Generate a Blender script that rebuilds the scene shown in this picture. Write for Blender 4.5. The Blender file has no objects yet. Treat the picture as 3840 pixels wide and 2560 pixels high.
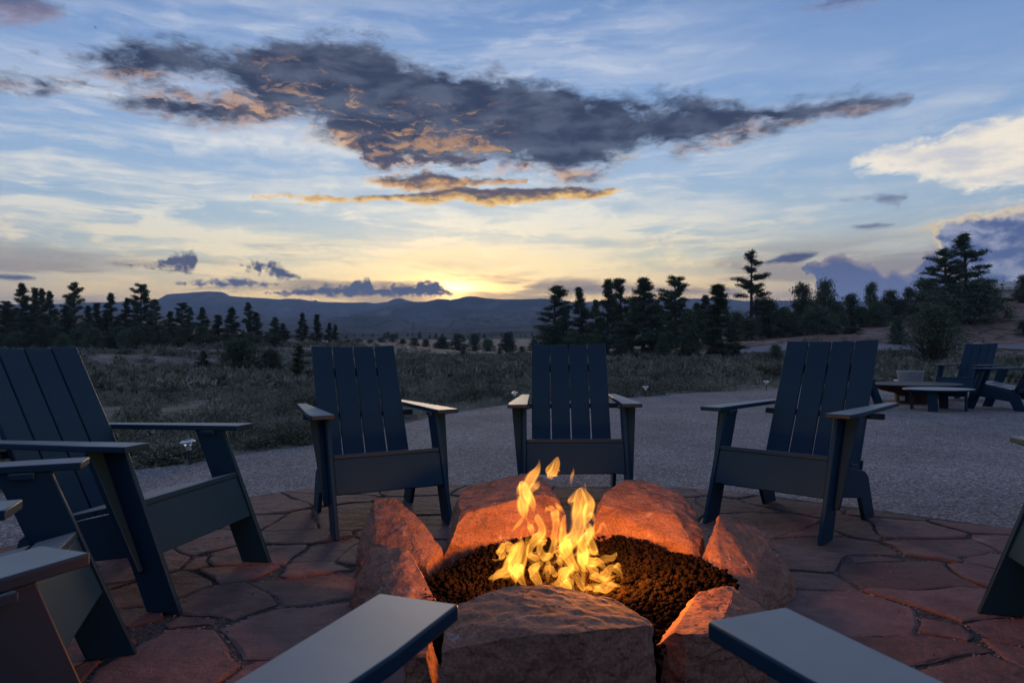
import bpy, bmesh, math, random
import numpy as np
from mathutils import Vector, Matrix
R = math.radians
random.seed(7); rng = np.random.default_rng(7)
sc = bpy.context.scene
COL = sc.collection

# ------------------------------------------------------------------ camera
F_PX, PITCH, CAM_H, ROLL = 2593.18, R(-0.66407), 0.9279, R(0.61318)   # measured on a 3840 px wide frame
cp, sp, cr, sr = math.cos(PITCH), math.sin(PITCH), math.cos(ROLL), math.sin(ROLL)
cam = bpy.data.cameras.new('camera'); cam_o = bpy.data.objects.new('camera', cam); COL.objects.link(cam_o)
cR, cU, cF = Vector((1, 0, 0)), Vector((0, sp, cp)), Vector((0, cp, -sp))
ax, ay, az_ = cR*cr-cU*sr, cR*sr+cU*cr, -cF
cam_o.matrix_world = Matrix(((ax.x, ay.x, az_.x, 0), (ax.y, ay.y, az_.y, 0), (ax.z, ay.z, az_.z, CAM_H), (0, 0, 0, 1)))
cam.sensor_width = 36; cam.lens = F_PX/3840*36; cam.clip_start = 0.02; cam.clip_end = 30000
cam.dof.use_dof = True; cam.dof.focus_distance = 3.0; cam.dof.aperture_fstop = 9.0
sc.camera = cam_o

def ray(px, py):
    a, b = (px-1920)/F_PX, (1280-py)/F_PX
    u, v = cr*a+sr*b, -sr*a+cr*b
    return Vector((u, cp+sp*v, -sp+cp*v))
def at(px, py, d):                      # point at forward depth d metres
    r = ray(px, py); return Vector((0, 0, CAM_H))+r*(d/r.y)
def on_z(px, py, z=0.0):
    r = ray(px, py); return Vector((0, 0, CAM_H))+r*((z-CAM_H)/r.z)
def azel(px, py):
    r = ray(px, py).normalized(); return math.degrees(math.atan2(r.x, r.y)), math.degrees(math.asin(r.z))

# ------------------------------------------------------------------ render settings
sc.render.engine = 'CYCLES'
sc.cycles.use_denoising = True
sc.cycles.max_bounces = 6; sc.cycles.diffuse_bounces = 3; sc.cycles.glossy_bounces = 3; sc.cycles.transmission_bounces = 6; sc.cycles.transparent_max_bounces = 16
sc.cycles.volume_bounces = 0
sc.cycles.sample_clamp_indirect = 2.0; sc.cycles.sample_clamp_direct = 12.0
sc.view_settings.view_transform = 'Standard'; sc.view_settings.look = 'None'; sc.view_settings.gamma = 1; sc.view_settings.use_curve_mapping = False
sc.view_settings.exposure = 0.12

# ------------------------------------------------------------------ sky (world): sunset sky with clouds, by direction
SUN_AZ, SUN_EL = azel(1700, 1112)
SKY_GAIN = 1.08
world = bpy.data.worlds.new('World'); sc.world = world; world.use_nodes = True
nt = world.node_tree
for n in list(nt.nodes): nt.nodes.remove(n)
L = nt.links.new
def setin(sock, v):
    if hasattr(v, 'is_output') or isinstance(v, bpy.types.NodeSocket): L(v, sock)
    else: sock.default_value = v
def M(op, *a, clamp=False):
    n = nt.nodes.new('ShaderNodeMath'); n.operation = op; n.use_clamp = clamp
    for i, v in enumerate(a): setin(n.inputs[i], v)
    return n.outputs[0]
add = lambda a, b: M('ADD', a, b)
sub = lambda a, b: M('SUBTRACT', a, b)
mul = lambda a, b: M('MULTIPLY', a, b)
def sstep(lo, hi, x):
    n = nt.nodes.new('ShaderNodeMapRange'); n.interpolation_type = 'SMOOTHSTEP'
    setin(n.inputs[0], x); n.inputs[1].default_value = lo; n.inputs[2].default_value = hi; n.inputs[3].default_value = 0; n.inputs[4].default_value = 1
    return n.outputs[0]
def lstep(lo, hi, x):
    n = nt.nodes.new('ShaderNodeMapRange'); setin(n.inputs[0], x); n.inputs[1].default_value = lo; n.inputs[2].default_value = hi
    return n.outputs[0]
def xyz(x, y, z=0.0):
    n = nt.nodes.new('ShaderNodeCombineXYZ'); setin(n.inputs[0], x); setin(n.inputs[1], y); setin(n.inputs[2], z); return n.outputs[0]
def noise(vec, scale, detail=6, rough=0.55, dist=0.0, col=False, lac=2.0):
    n = nt.nodes.new('ShaderNodeTexNoise'); n.noise_dimensions = '3D'; L(vec, n.inputs['Vector'])
    n.inputs['Scale'].default_value = scale; n.inputs['Detail'].default_value = detail; n.inputs['Roughness'].default_value = rough
    n.inputs['Distortion'].default_value = dist; n.inputs['Lacunarity'].default_value = lac
    return n.outputs['Color'] if col else n.outputs['Fac']
def mix(f, a, b):
    n = nt.nodes.new('ShaderNodeMix'); n.data_type = 'RGBA'
    setin(n.inputs['Factor'], f)
    for s, v in (('A', a), ('B', b)):
        k = [i for i in n.inputs if i.name == s and i.type == 'RGBA'][0]
        if isinstance(v, tuple): k.default_value = (*v, 1)
        else: L(v, k)
    return [o for o in n.outputs if o.type == 'RGBA'][0]
def addc(a, b, f=1.0):
    n = nt.nodes.new('ShaderNodeMix'); n.data_type = 'RGBA'; n.blend_type = 'ADD'; n.clamp_result = False
    setin(n.inputs['Factor'], f)
    for s, v in (('A', a), ('B', b)):
        k = [i for i in n.inputs if i.name == s and i.type == 'RGBA'][0]
        if isinstance(v, tuple): k.default_value = (*v, 1)
        else: L(v, k)
    return [o for o in n.outputs if o.type == 'RGBA'][0]
def srgb(r, g, b):
    f = lambda c: (c/255/12.92) if c <= 10 else ((c/255+0.055)/1.055)**2.4
    return (f(r), f(g), f(b))
def ramp(x, pts, lo, hi):
    n = nt.nodes.new('ShaderNodeValToRGB'); e = n.color_ramp.elements; L(lstep(lo, hi, x), n.inputs[0])
    while len(e) > 1: e.remove(e[0])
    e[0].position = (pts[0][0]-lo)/(hi-lo); e[0].color = (*pts[0][1], 1)
    for p, c in pts[1:]:
        k = e.new((p-lo)/(hi-lo)); k.color = (*c, 1)
    return n.outputs[0]
tc = nt.nodes.new('ShaderNodeTexCoord')
sx = nt.nodes.new('ShaderNodeSeparateXYZ'); L(tc.outputs['Generated'], sx.inputs[0])
AZ = M('DEGREES', M('ARCTAN2', sx.outputs[0], sx.outputs[1]))
EL = M('DEGREES', M('ARCSINE', sx.outputs[2]))
dAZ = M('ABSOLUTE', sub(AZ, SUN_AZ))
# clear sky: physical sky blended with a sunset gradient (towards / away from the sun)
nish = nt.nodes.new('ShaderNodeTexSky'); nish.sky_type = 'NISHITA'; nish.sun_disc = False
nish.sun_elevation = R(SUN_EL); nish.sun_rotation = R(SUN_AZ); nish.altitude = 2000
nsc = nt.nodes.new('ShaderNodeMix'); nsc.data_type = 'RGBA'; nsc.blend_type = 'MULTIPLY'; nsc.inputs[0].default_value = 1
k = [i for i in nsc.inputs if i.type == 'RGBA']; L(nish.outputs[0], k[0]); k[1].default_value = (0.09, 0.09, 0.09, 1)
nish_c = [o for o in nsc.outputs if o.type == 'RGBA'][0]
toward = ramp(EL, [(-2, srgb(190, 150, 110)), (3, srgb(214, 172, 118)), (5, srgb(222, 200, 150)), (7.5, srgb(196, 202, 186)), (10, srgb(174, 196, 208)), (14, srgb(158, 187, 217)), (20, srgb(132, 165, 210)), (26, srgb(114, 148, 198)), (50, srgb(98, 130, 182)), (90, srgb(92, 122, 176))], -2, 90)
away = ramp(EL, [(-2, srgb(128, 134, 156)), (3, srgb(140, 146, 168)), (6, srgb(156, 168, 186)), (10, srgb(142, 168, 200)), (16, srgb(122, 155, 202)), (26, srgb(96, 130, 186)), (50, srgb(94, 126, 180)), (90, srgb(92, 122, 176))], -2, 90)
aw = M('POWER', 2.718, mul(-1.0, M('POWER', M('DIVIDE', dAZ, 46.0), 2.0)))
sky = mix(aw, away, toward)
sky = mix(0.12, sky, nish_c)
plain_sky = mix(.22, sky, mix(aw, srgb(168, 178, 198), srgb(206, 208, 212)))
# sun glow behind the ridge
dx, dy = mul(sub(AZ, SUN_AZ), 0.55), sub(EL, SUN_EL)
sd2 = add(mul(dx, dx), mul(dy, dy))
# --- high thin cloud (cirrus)
wv = noise(xyz(mul(AZ, .05), mul(EL, .09), 3.1), 1.0, 3, .5, 0, True)
sw = nt.nodes.new('ShaderNodeSeparateXYZ'); L(wv, sw.inputs[0])
AZc, ELc = add(AZ, mul(sub(sw.outputs[0], .5), 9)), add(EL, mul(sub(sw.outputs[1], .5), 3.0))
c1 = noise(xyz(mul(AZc, .045), mul(ELc, .42), 1.7), 1.0, 7, .62, .15)
c2 = noise(xyz(mul(AZc, .2), mul(ELc, .95), 8.2), 1.0, 7, .66, .25)
c3 = noise(xyz(mul(AZ, .03), mul(EL, .08), 5.5), 1.0, 3, .5)
cir = add(mul(sstep(.42, .68, c1), .8), mul(sstep(.45, .72, c2), .75))
cir = mul(cir, add(.32, sstep(.34, .56, c3)))
lowband = mul(sstep(2.0, 6.0, EL), M('SUBTRACT', 1.0, sstep(9, 14, EL)))
cir = M('MULTIPLY', cir, add(.66, mul(lowband, .95)), clamp=True)
cir = mul(cir, M('SUBTRACT', 1.0, mul(sstep(14, 24, AZ), .45)))
cir = mul(cir, M('SUBTRACT', 1.0, mul(sstep(16, 22, EL), .35)))
cirR = ramp(EL, [(-2, srgb(236, 186, 120)), (4, srgb(250, 216, 150)), (7, srgb(246, 230, 190)), (11, srgb(226, 226, 216)), (20, srgb(206, 212, 224)), (40, srgb(170, 182, 206))], -2, 90)
cirF = ramp(EL, [(-2, srgb(150, 140, 140)), (5, srgb(186, 172, 156)), (10, srgb(196, 198, 200)), (20, srgb(170, 184, 208)), (40, srgb(140, 158, 192))], -2, 90)
sky = mix(cir, sky, mix(aw, cirF, cirR))
# glow
g1 = M('POWER', 2.718, mul(sd2, -1/1.1)); g2 = M('POWER', 2.718, mul(sd2, -1/10.0)); g3 = M('POWER', 2.718, mul(sd2, -1/60.0))
sky = addc(sky, (0.30, 0.19, 0.05), g3)
g4 = mul(M('POWER', 2.718, mul(-1.0, M('POWER', M('DIVIDE', dAZ, 22.0), 2.0))), M('POWER', 2.718, mul(-1.0, M('POWER', M('DIVIDE', sub(EL, 4.0), 2.4), 2.0))))
sky = addc(sky, (0.26, 0.13, 0.0), g4)
sky = addc(sky, (1.0, 0.50, 0.06), g2)
sky = addc(sky, (7.0, 4.0, 1.1), g1)
# grey-brown veils low over the horizon
hz = noise(xyz(mul(AZ, .06), mul(ELc, .55), 12.0), 1.0, 6, .6, .3)
veil = mul(sstep(.47, .62, hz), mul(sstep(1.5, 3.5, EL), M('SUBTRACT', 1.0, sstep(5.5, 9.5, EL))))
sky = mix(mul(veil, .75), sky, mix(aw, srgb(120, 124, 146), srgb(150, 134, 118)))
# --- cloud banks given by an upper and a lower edge over azimuth
VIEW = 3840/2352
wn = noise(xyz(mul(AZ, .28), mul(EL, .5), 0.4), 1.0, 4, .55, 0, True)
s1 = nt.nodes.new('ShaderNodeSeparateXYZ'); L(wn, s1.inputs[0])
AZw, ELw = add(AZ, mul(sub(s1.outputs[0], .5), 3.2)), add(EL, mul(sub(s1.outputs[1], .5), 1.9))
fine = sub(noise(xyz(mul(AZ, .55), mul(EL, 1.25), 2.0), 1.0, 9, .70, .45), .5)
finep = sub(noise(xyz(mul(AZ, 1.5), mul(EL, 1.9), 6.0), 1.0, 7, .62, .2), .5)
AZs, ELs = add(AZ, mul(finep, .8)), add(EL, mul(sub(s1.outputs[1], .5), .35))
def curve_el(pts, azs):
    a = [azel(x*VIEW, y*VIEW) for x, y in pts]
    lo, hi = min(p[0] for p in a), max(p[0] for p in a)
    n = nt.nodes.new('ShaderNodeFloatCurve'); c = n.mapping; c.use_clip = False; cv = c.curves[0]
    a = [((p[0]-lo)/(hi-lo), p[1]/40) for p in a]
    cv.points[0].location = a[0]; cv.points[1].location = a[-1]
    for p in a[1:-1]: cv.points.new(*p)
    for p in cv.points: p.handle_type = 'AUTO_CLAMPED'
    c.update()
    L(lstep(lo, hi, azs), n.inputs['Value'])
    return mul(n.outputs[0], 40.0), lo, hi
def bank(top, bot, azs=None, els=None, end=True):
    azs = AZw if azs is None else azs; els = ELw if els is None else els
    t, lo, hi = curve_el(top, azs); b, lo2, hi2 = curve_el(bot, azs)
    f = M('MINIMUM', sub(t, els), sub(els, b))
    w = 1.2
    f = sub(f, mul(3.0, M('MAXIMUM', M('MAXIMUM', sub(lo, azs), sub(azs, hi)) if end else sub(lo, azs), 0.0)))
    return f, sub(els, b)
def layer(sky, f, above, colour, under, namp=1.1, lo=-.25, hi=.55, uw=1.3, ustr=1.0, alpha=1.0, nz=None, umask=None):
    nz = fine if nz is None else nz
    d = sstep(lo, hi, add(f, mul(nz, namp*2)))
    u = M('SUBTRACT', 1.0, sstep(0.0, uw, add(above, mul(nz, 2.6))))
    if umask is not None: u = mul(u, umask)
    c = mix(M('MULTIPLY', u, ustr, clamp=True), colour, under)
    return mix(mul(d, alpha), sky, c)
# white streak field left of the great cloud, bright streaks over the sun
f, a = bank([(400, 335), (560, 298), (700, 306), (830, 298), (910, 330)], [(400, 350), (600, 356), (760, 368), (850, 356), (910, 336)])
sky = layer(sky, f, a, srgb(226, 226, 222), srgb(226, 226, 222), namp=1.6, lo=-.7, hi=1.7, alpha=.85)
f, a = bank([(760, 606), (900, 588), (980, 566), (1080, 560), (1200, 578), (1400, 588), (1700, 602)], [(760, 612), (950, 622), (1150, 630), (1400, 616), (1700, 608)])
sky = layer(sky, f, a, (1.15, .92, .50), (1.25, .95, .45), namp=1.3, lo=-.4, hi=1.2, alpha=.85)
f, a = bank([(1450, 470), (1560, 452), (1680, 448), (1760, 470)], [(1450, 480), (1560, 506), (1680, 508), (1760, 480)])
sky = layer(sky, f, a, srgb(204, 210, 214), srgb(214, 214, 206), namp=1.4, lo=-.7, hi=2.0, alpha=.7)
# white bank on the right
f, a = bank([(1945, 398), (2000, 350), (2080, 322), (2180, 300), (2250, 276), (2352, 258), (2900, 240)], [(1945, 400), (2050, 404), (2150, 420), (2250, 436), (2352, 442), (2900, 450)])
wc = mix(sstep(.4, .65, noise(xyz(mul(AZ, .2), mul(EL, .7), 4.0), 1, 6, .6)), srgb(240, 230, 212), srgb(202, 202, 206))
sky = layer(sky, f, a, wc, srgb(244, 236, 218), namp=1.5, lo=-.25, hi=.7, uw=1.0, alpha=1.0)
# thunderhead on the right
f, a = bank([(2120, 530), (2160, 512), (2200, 497), (2262, 482), (2352, 484), (2700, 500)], [(2120, 536), (2160, 548), (2190, 640), (2230, 760), (2352, 780), (2700, 780)])
th = mix(sstep(.42, .62, noise(xyz(mul(AZ, .45), mul(EL, .7), 9.0), 1, 7, .62)), srgb(78, 95, 138), srgb(150, 156, 178))
rim = M('SUBTRACT', 1.0, sstep(.0, 1.0, add(f, mul(finep, 1.5))))
sky = layer(sky, f, a, mix(mul(rim, .85), th, srgb(236, 216, 178)), srgb(214, 192, 150), namp=.5, lo=-.1, hi=.22, uw=1.2, ustr=.8, nz=finep)
# cumulus tower on the right
f, a = bank([(1846, 614), (1856, 602), (1880, 597), (1906, 589), (1920, 583), (1942, 586), (1975, 600), (2008, 606), (2030, 622), (2050, 618), (2090, 626), (2112, 606), (2132, 572), (2150, 566), (2160, 600), (2200, 640), (2240, 660)], [(1846, 618), (1870, 640), (1890, 700), (1950, 760), (2240, 760)], AZs, ELs)
cu = mix(sstep(3, 8, EL), srgb(96, 108, 146), srgb(76, 88, 124))
rim = M('SUBTRACT', 1.0, sstep(.0, .7, add(f, mul(finep, 1.2))))
sky = layer(sky, f, a, mix(mul(rim, .5), cu, srgb(206, 180, 160)), cu, namp=.8, lo=-.05, hi=.16, nz=finep)
# low cumulus line left of the sun and small clouds above it
f, a = bank([(612, 672), (660, 664), (720, 658), (752, 654), (780, 656), (800, 652), (830, 642), (848, 640), (858, 656), (890, 656), (925, 652), (948, 656), (966, 644), (1000, 646), (1018, 656), (1042, 674)], [(612, 674), (700, 680), (850, 682), (1000, 681), (1042, 678)], AZs, ELs)
sky = layer(sky, f, a, srgb(78, 84, 108), srgb(96, 88, 104), namp=.75, lo=-.12, hi=.3, uw=.3, nz=finep)
f, a = bank([(395, 650), (450, 645), (520, 640), (540, 636), (580, 642), (640, 648)], [(395, 652), (470, 660), (560, 664), (640, 654)], AZs, ELs)
sky = layer(sky, f, a, srgb(84, 92, 120), srgb(150, 130, 124), namp=.85, lo=-.15, hi=.4, uw=.3, ustr=.5, nz=finep)
f, a = bank([(262, 603), (340, 604), (372, 596), (392, 584), (420, 582), (448, 579), (454, 592)], [(262, 607), (350, 614), (440, 628), (454, 606)], AZs, ELs)
sky = layer(sky, f, a, srgb(80, 84, 106), srgb(150, 120, 108), namp=.85, lo=-.15, hi=.4, uw=.35, ustr=.6, nz=finep)
f, a = bank([(552, 606), (590, 600), (620, 597), (640, 606), (660, 618), (692, 636)], [(552, 610), (600, 618), (600, 630), (650, 642), (692, 640)], AZs, ELs)
sky = layer(sky, f, a, srgb(74, 82, 106), srgb(110, 100, 108), namp=.85, lo=-.15, hi=.4, uw=.3, ustr=.5, nz=finep)
f, a = bank([(1738, 604), (1780, 588), (1830, 578), (1884, 578)], [(1738, 607), (1800, 609), (1850, 602), (1884, 584)], AZs, ELs)
sky = layer(sky, f, a, srgb(72, 80, 106), srgb(112, 100, 106), namp=.3, lo=-.05, hi=.3, uw=.3, ustr=.4)
f, a = bank([(1200, 652), (1260, 640), (1310, 636), (1400, 644), (1520, 652), (1700, 660)], [(1200, 664), (1300, 676), (1450, 680), (1700, 682)], AZs, ELs)
sky = layer(sky, f, a, srgb(128, 118, 118), srgb(176, 150, 118), namp=.5, lo=-.2, hi=.5, uw=.4, ustr=.6, alpha=.8)
f, a = bank([(-200, 624), (0, 626), (50, 628), (85, 636)], [(-200, 640), (0, 641), (50, 642), (85, 640)], AZs, ELs)
sky = layer(sky, f, a, srgb(84, 90, 116), srgb(140, 120, 120), namp=.3, lo=-.1, hi=.25, uw=.3, ustr=.4)
f, a = bank([(1925, 462), (1990, 436), (2050, 434), (2095, 440)], [(1925, 468), (2000, 472), (2060, 484), (2095, 446)], AZs, ELs)
sky = layer(sky, f, a, srgb(96, 104, 132), srgb(120, 118, 140), namp=1.1, lo=.1, hi=.8, alpha=.75)
f, a = bank([(1940, 518), (2000, 510), (2058, 512)], [(1940, 522), (2010, 528), (2058, 518)], AZs, ELs)
sky = layer(sky, f, a, srgb(92, 98, 126), srgb(110, 110, 132), namp=.5, lo=-.05, hi=.3, alpha=.85)
f, a = bank([(1800, 20), (1870, -10), (2040, -60), (2200, -90)], [(1800, 28), (1900, 44), (2000, 24), (2040, 6), (2200, -70)], AZs, ELs)
sky = layer(sky, f, a, srgb(84, 98, 140), srgb(140, 130, 150), namp=1.6, lo=-.1, hi=1.4, alpha=.8)
f, a = bank([(-300, -120), (-100, -100), (60, -60), (150, 10)], [(-300, 20), (0, 68), (80, 72), (150, 60)], AZs, ELs)
sky = layer(sky, f, a, srgb(84, 92, 122), srgb(170, 132, 124), namp=1.5, lo=-.1, hi=1.4, uw=2.0, ustr=.8, alpha=.85)
# bright-edged bars under the great cloud
f, a = bank([(590, 446), (700, 449), (800, 451), (900, 455), (960, 440), (1050, 432), (1150, 434), (1250, 430), (1350, 424), (1432, 430)], [(590, 449), (720, 461), (850, 470), (950, 467), (1100, 469), (1200, 473), (1300, 461), (1380, 448), (1432, 434)])
sky = layer(sky, f, a, srgb(92, 84, 92), srgb(246, 196, 110), namp=.5, lo=-.12, hi=.2, uw=.95)
f, a = bank([(832, 408), (920, 398), (1020, 395), (1100, 402), (1208, 406)], [(832, 415), (930, 436), (1020, 438), (1100, 426), (1208, 424)])
sky = layer(sky, f, a, srgb(90, 84, 94), srgb(226, 172, 104), namp=.7, lo=-.1, hi=.35, uw=1.0)
# the great dark cloud
f1, a1 = bank([(50, 120), (130, 104), (250, 94), (320, 90), (420, 98), (500, 116), (560, 120), (630, 100), (700, 88), (800, 82), (890, 92), (930, 128), (1000, 148), (1100, 163), (1200, 178), (1280, 193), (1320, 214), (1400, 236), (1500, 233), (1560, 222), (1640, 228), (1700, 236), (1800, 232), (1900, 220), (2000, 218), (2092, 226)],
            [(50, 123), (150, 146), (250, 166), (330, 184), (450, 194), (540, 214), (620, 262), (690, 290), (760, 312), (820, 350), (850, 386), (1000, 388), (1150, 384), (1250, 396), (1330, 402), (1400, 392), (1470, 362), (1520, 346), (1560, 340), (1650, 322), (1750, 302), (1850, 284), (1950, 266), (2092, 234)])
f2, a2 = bank([(192, 220), (300, 217), (420, 212), (500, 204), (580, 186), (680, 190), (820, 220)], [(192, 224), (280, 246), (400, 268), (500, 279), (600, 284), (700, 292), (820, 330)])
f3, a3 = bank([(-260, 168), (0, 177), (80, 181), (190, 205)], [(-260, 200), (0, 205), (100, 216), (190, 209)])
ff = M('MAXIMUM', M('MAXIMUM', f1, f2), f3)
big = noise(xyz(mul(AZ, .14), mul(EL, .34), 21.0), 1.0, 4, .55, .4)
holes = mul(sub(big, .5), 4.2)
body = mix(sstep(.38, .66, noise(xyz(mul(AZ, .22), mul(EL, .6), 14.0), 1, 7, .58, .3)), srgb(42, 51, 74), srgb(82, 90, 110))
am = M('MINIMUM', M('MINIMUM', add(a1, mul(M('LESS_THAN', f1, -1.2), 50)), add(a2, mul(M('LESS_THAN', f2, -.8), 50))), add(a3, mul(M('LESS_THAN', f3, -.8), 50)))
warm = mix(M('POWER', 2.718, mul(-1.0, M('POWER', M('DIVIDE', dAZ, 15.0), 2.0))), srgb(150, 128, 124), srgb(230, 174, 114))
# folds inside the cloud that catch the low sun
fold = mul(sstep(.52, .66, noise(xyz(mul(AZw, .5), mul(ELw, 1.7), 31.0), 1, 8, .72, .4)), mul(sstep(.2, 1.0, am), M('SUBTRACT', 1.0, sstep(2.5, 6.0, am))))
fold = mul(fold, mul(sstep(-26, -16, AZ), M('SUBTRACT', 1.0, sstep(-4, 2, AZ))))
body = mix(mul(fold, .6), body, warm)
sky = layer(sky, add(add(ff, holes), -.08), am, body, warm, namp=1.7, lo=-.75, hi=1.1, uw=.9, ustr=.9, alpha=.98, umask=add(.12, sstep(.42, .6, noise(xyz(mul(AZw, .5), mul(ELw, 1.5), 44.0), 1, 6, .6, .3))))
f, a = bank([(862, 322), (940, 306), (1050, 303), (1120, 318), (1172, 348)], [(862, 350), (950, 361), (1060, 363), (1172, 352)])
sky = layer(sky, f, a, srgb(180, 138, 104), srgb(228, 176, 112), namp=3.2, lo=.0, hi=1.3, alpha=.8)
f, a = bank([(820, 362), (900, 352), (1000, 354), (1110, 362)], [(820, 372), (900, 384), (1000, 384), (1110, 376)])
sky = layer(sky, f, a, srgb(74, 74, 92), srgb(150, 116, 96), namp=1.2, lo=-.1, hi=.4, uw=.4, alpha=.9)
bg = nt.nodes.new('ShaderNodeBackground'); L(sky, bg.inputs[0]); bg.inputs[1].default_value = SKY_GAIN
bg2 = nt.nodes.new('ShaderNodeBackground'); L(plain_sky, bg2.inputs[0]); bg2.inputs[1].default_value = SKY_GAIN
far_off = M('MAXIMUM', sstep(31, 40, EL), M('MAXIMUM', sstep(52, 66, M('ABSOLUTE', AZ)), M('LESS_THAN', EL, -3.0)))
mx = nt.nodes.new('ShaderNodeMixShader'); L(far_off, mx.inputs[0]); L(bg.outputs[0], mx.inputs[1]); L(bg2.outputs[0], mx.inputs[2])
wo = nt.nodes.new('ShaderNodeOutputWorld'); L(mx.outputs[0], wo.inputs[0])
world.cycles.sampling_method = 'MANUAL'; world.cycles.sample_map_resolution = 1024

# ------------------------------------------------------------------ sun (almost set)
sl = bpy.data.lights.new('sun', 'SUN'); sl.energy = 1.15; sl.angle = R(13); sl.color = (1.0, 0.74, 0.48)
so = bpy.data.objects.new('sun', sl); COL.objects.link(so)
LEL = SUN_EL+2.2
sdir = Vector((math.sin(R(SUN_AZ))*math.cos(R(LEL)), math.cos(R(SUN_AZ))*math.cos(R(LEL)), math.sin(R(LEL))))
so.rotation_euler = sdir.to_track_quat('Z', 'Y').to_euler(); so.location = (0, 0, 20)

# ================================================================== helpers
def perlin(x, y, z=None, seed=0):
    x = np.asarray(x, float); y = np.asarray(y, float); z = np.zeros_like(x) if z is None else np.asarray(z, float)
    xi, yi, zi = np.floor(x).astype(np.int64), np.floor(y).astype(np.int64), np.floor(z).astype(np.int64)
    fx, fy, fz = x-xi, y-yi, z-zi
    u, v, w = (t*t*t*(t*(t*6-15)+10) for t in (fx, fy, fz))
    def h(a, b, c):
        n = (a*374761393+b*668265263+c*2147483647+seed*974634757) & 0xffffffff
        n = ((n ^ (n >> 13))*1274126177) & 0xffffffff
        return ((n ^ (n >> 16)) & 0xffff)/32767.5-1
    def lp(a, b, t): return a+(b-a)*t
    o = 0
    c = [[[h(xi+i, yi+j, zi+k) for k in (0, 1)] for j in (0, 1)] for i in (0, 1)]
    return lp(lp(lp(c[0][0][0], c[1][0][0], u), lp(c[0][1][0], c[1][1][0], u), v), lp(lp(c[0][0][1], c[1][0][1], u), lp(c[0][1][1], c[1][1][1], u), v), w)
def fbm(x, y, z=None, oct=5, seed=0, gain=.5):
    s, a = 0, 1; x = np.asarray(x, float); y = np.asarray(y, float); z = np.zeros_like(x) if z is None else np.asarray(z, float)
    for i in range(oct):
        s = s+a*perlin(x*2**i, y*2**i, z*2**i, seed+i); a *= gain
    return s

def obj(name, me, parent=None, mat=None):
    if isinstance(me, bmesh.types.BMesh):
        m = bpy.data.meshes.new(name); me.to_mesh(m); me.free(); me = m
    o = bpy.data.objects.new(name, me); COL.objects.link(o)
    if mat is not None and not me.materials: me.materials.append(mat)
    if parent is not None: o.parent = parent
    return o
def mesh(name, v, f, smooth=False):
    m = bpy.data.meshes.new(name); m.from_pydata([tuple(p) for p in v], [], [tuple(int(i) for i in q) for q in f]); m.update()
    if smooth: m.shade_smooth()
    return m
def trimesh(name, V, T, smooth=False):           # fast path: numpy vertices and triangles
    m = bpy.data.meshes.new(name); V = np.asarray(V, np.float32); T = np.asarray(T, np.int32)
    m.vertices.add(len(V)); m.vertices.foreach_set('co', V.ravel())
    m.loops.add(T.size); m.loops.foreach_set('vertex_index', T.ravel())
    m.polygons.add(len(T)); m.polygons.foreach_set('loop_start', np.arange(0, T.size, 3, dtype=np.int32))
    m.update(calc_edges=True); m.validate()
    if smooth: m.shade_smooth()
    return m
def empty(name, loc=(0, 0, 0), rz=0.0):
    o = bpy.data.objects.new(name, None); COL.objects.link(o); o.location = loc; o.rotation_euler = (0, 0, rz); o.empty_display_size = .1; return o
def tag(o, label, cat, group=None):
    o['label'] = label; o['category'] = cat
    if group: o['group'] = group
    return o
def structure(o): o['kind'] = 'structure'; return o
def stuff(o): o['kind'] = 'stuff'; return o
def copy_tree(o, parent=None):
    c = o.copy(); COL.objects.link(c); c.parent = parent
    for ch in list(o.children): copy_tree(ch, c)
    return c
def slab(outline, n, t, bev=.003, seg=2):
    """extrude a 3-D polygon by t along n, bevelled edges"""
    bm = bmesh.new(); n = Vector(n)
    a = [bm.verts.new(p) for p in outline]; b = [bm.verts.new(Vector(p)+n*t) for p in outline]
    bm.faces.new(a); bm.faces.new(b[::-1])
    k = len(a)
    for i in range(k): bm.faces.new((a[i], b[i], b[(i+1) % k], a[(i+1) % k]))
    bmesh.ops.recalc_face_normals(bm, faces=bm.faces)
    flat = [f.normal.copy() for f in bm.faces]
    if bev:
        bmesh.ops.bevel(bm, geom=list(bm.edges), offset=bev, segments=seg, affect='EDGES', profile=.5); bm.normal_update()
        for f in bm.faces: f.smooth = not any(f.normal.dot(q) > .9995 for q in flat)
    return bm
def smooth_bm(bm):
    for f in bm.faces: f.smooth = True
    return bm
def lathe(profile, n=32, cx=0, cy=0, caps=True):
    v, f = [], []
    for r, z in profile:
        for i in range(n): a = 2*math.pi*i/n; v.append((cx+r*math.cos(a), cy+r*math.sin(a), z))
    for j in range(len(profile)-1):
        for i in range(n): f.append((j*n+i, j*n+(i+1) % n, (j+1)*n+(i+1) % n, (j+1)*n+i))
    if caps:
        f.append(tuple(range(n))[::-1]); f.append(tuple((len(profile)-1)*n+i for i in range(n)))
    return v, f
def tube_np(pts, rad, n=6):
    pts = [Vector(p) for p in pts]; V, T = [], []
    for i, p in enumerate(pts):
        d = (pts[min(i+1, len(pts)-1)]-pts[max(i-1, 0)]).normalized()
        a = d.orthogonal().normalized(); b = d.cross(a)
        for k in range(n):
            t = 2*math.pi*k/n; V.append(p+(a*math.cos(t)+b*math.sin(t))*rad[i])
    for i in range(len(pts)-1):
        for k in range(n):
            q = (i*n+k, i*n+(k+1) % n, (i+1)*n+(k+1) % n, (i+1)*n+k); T += [(q[0], q[1], q[2]), (q[0], q[2], q[3])]
    return np.array(V), np.array(T)
def join_np(parts):
    V, T, o = [], [], 0
    for v, t in parts: V.append(v); T.append(np.asarray(t)+o); o += len(v)
    return np.concatenate(V), np.concatenate(T)

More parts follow.
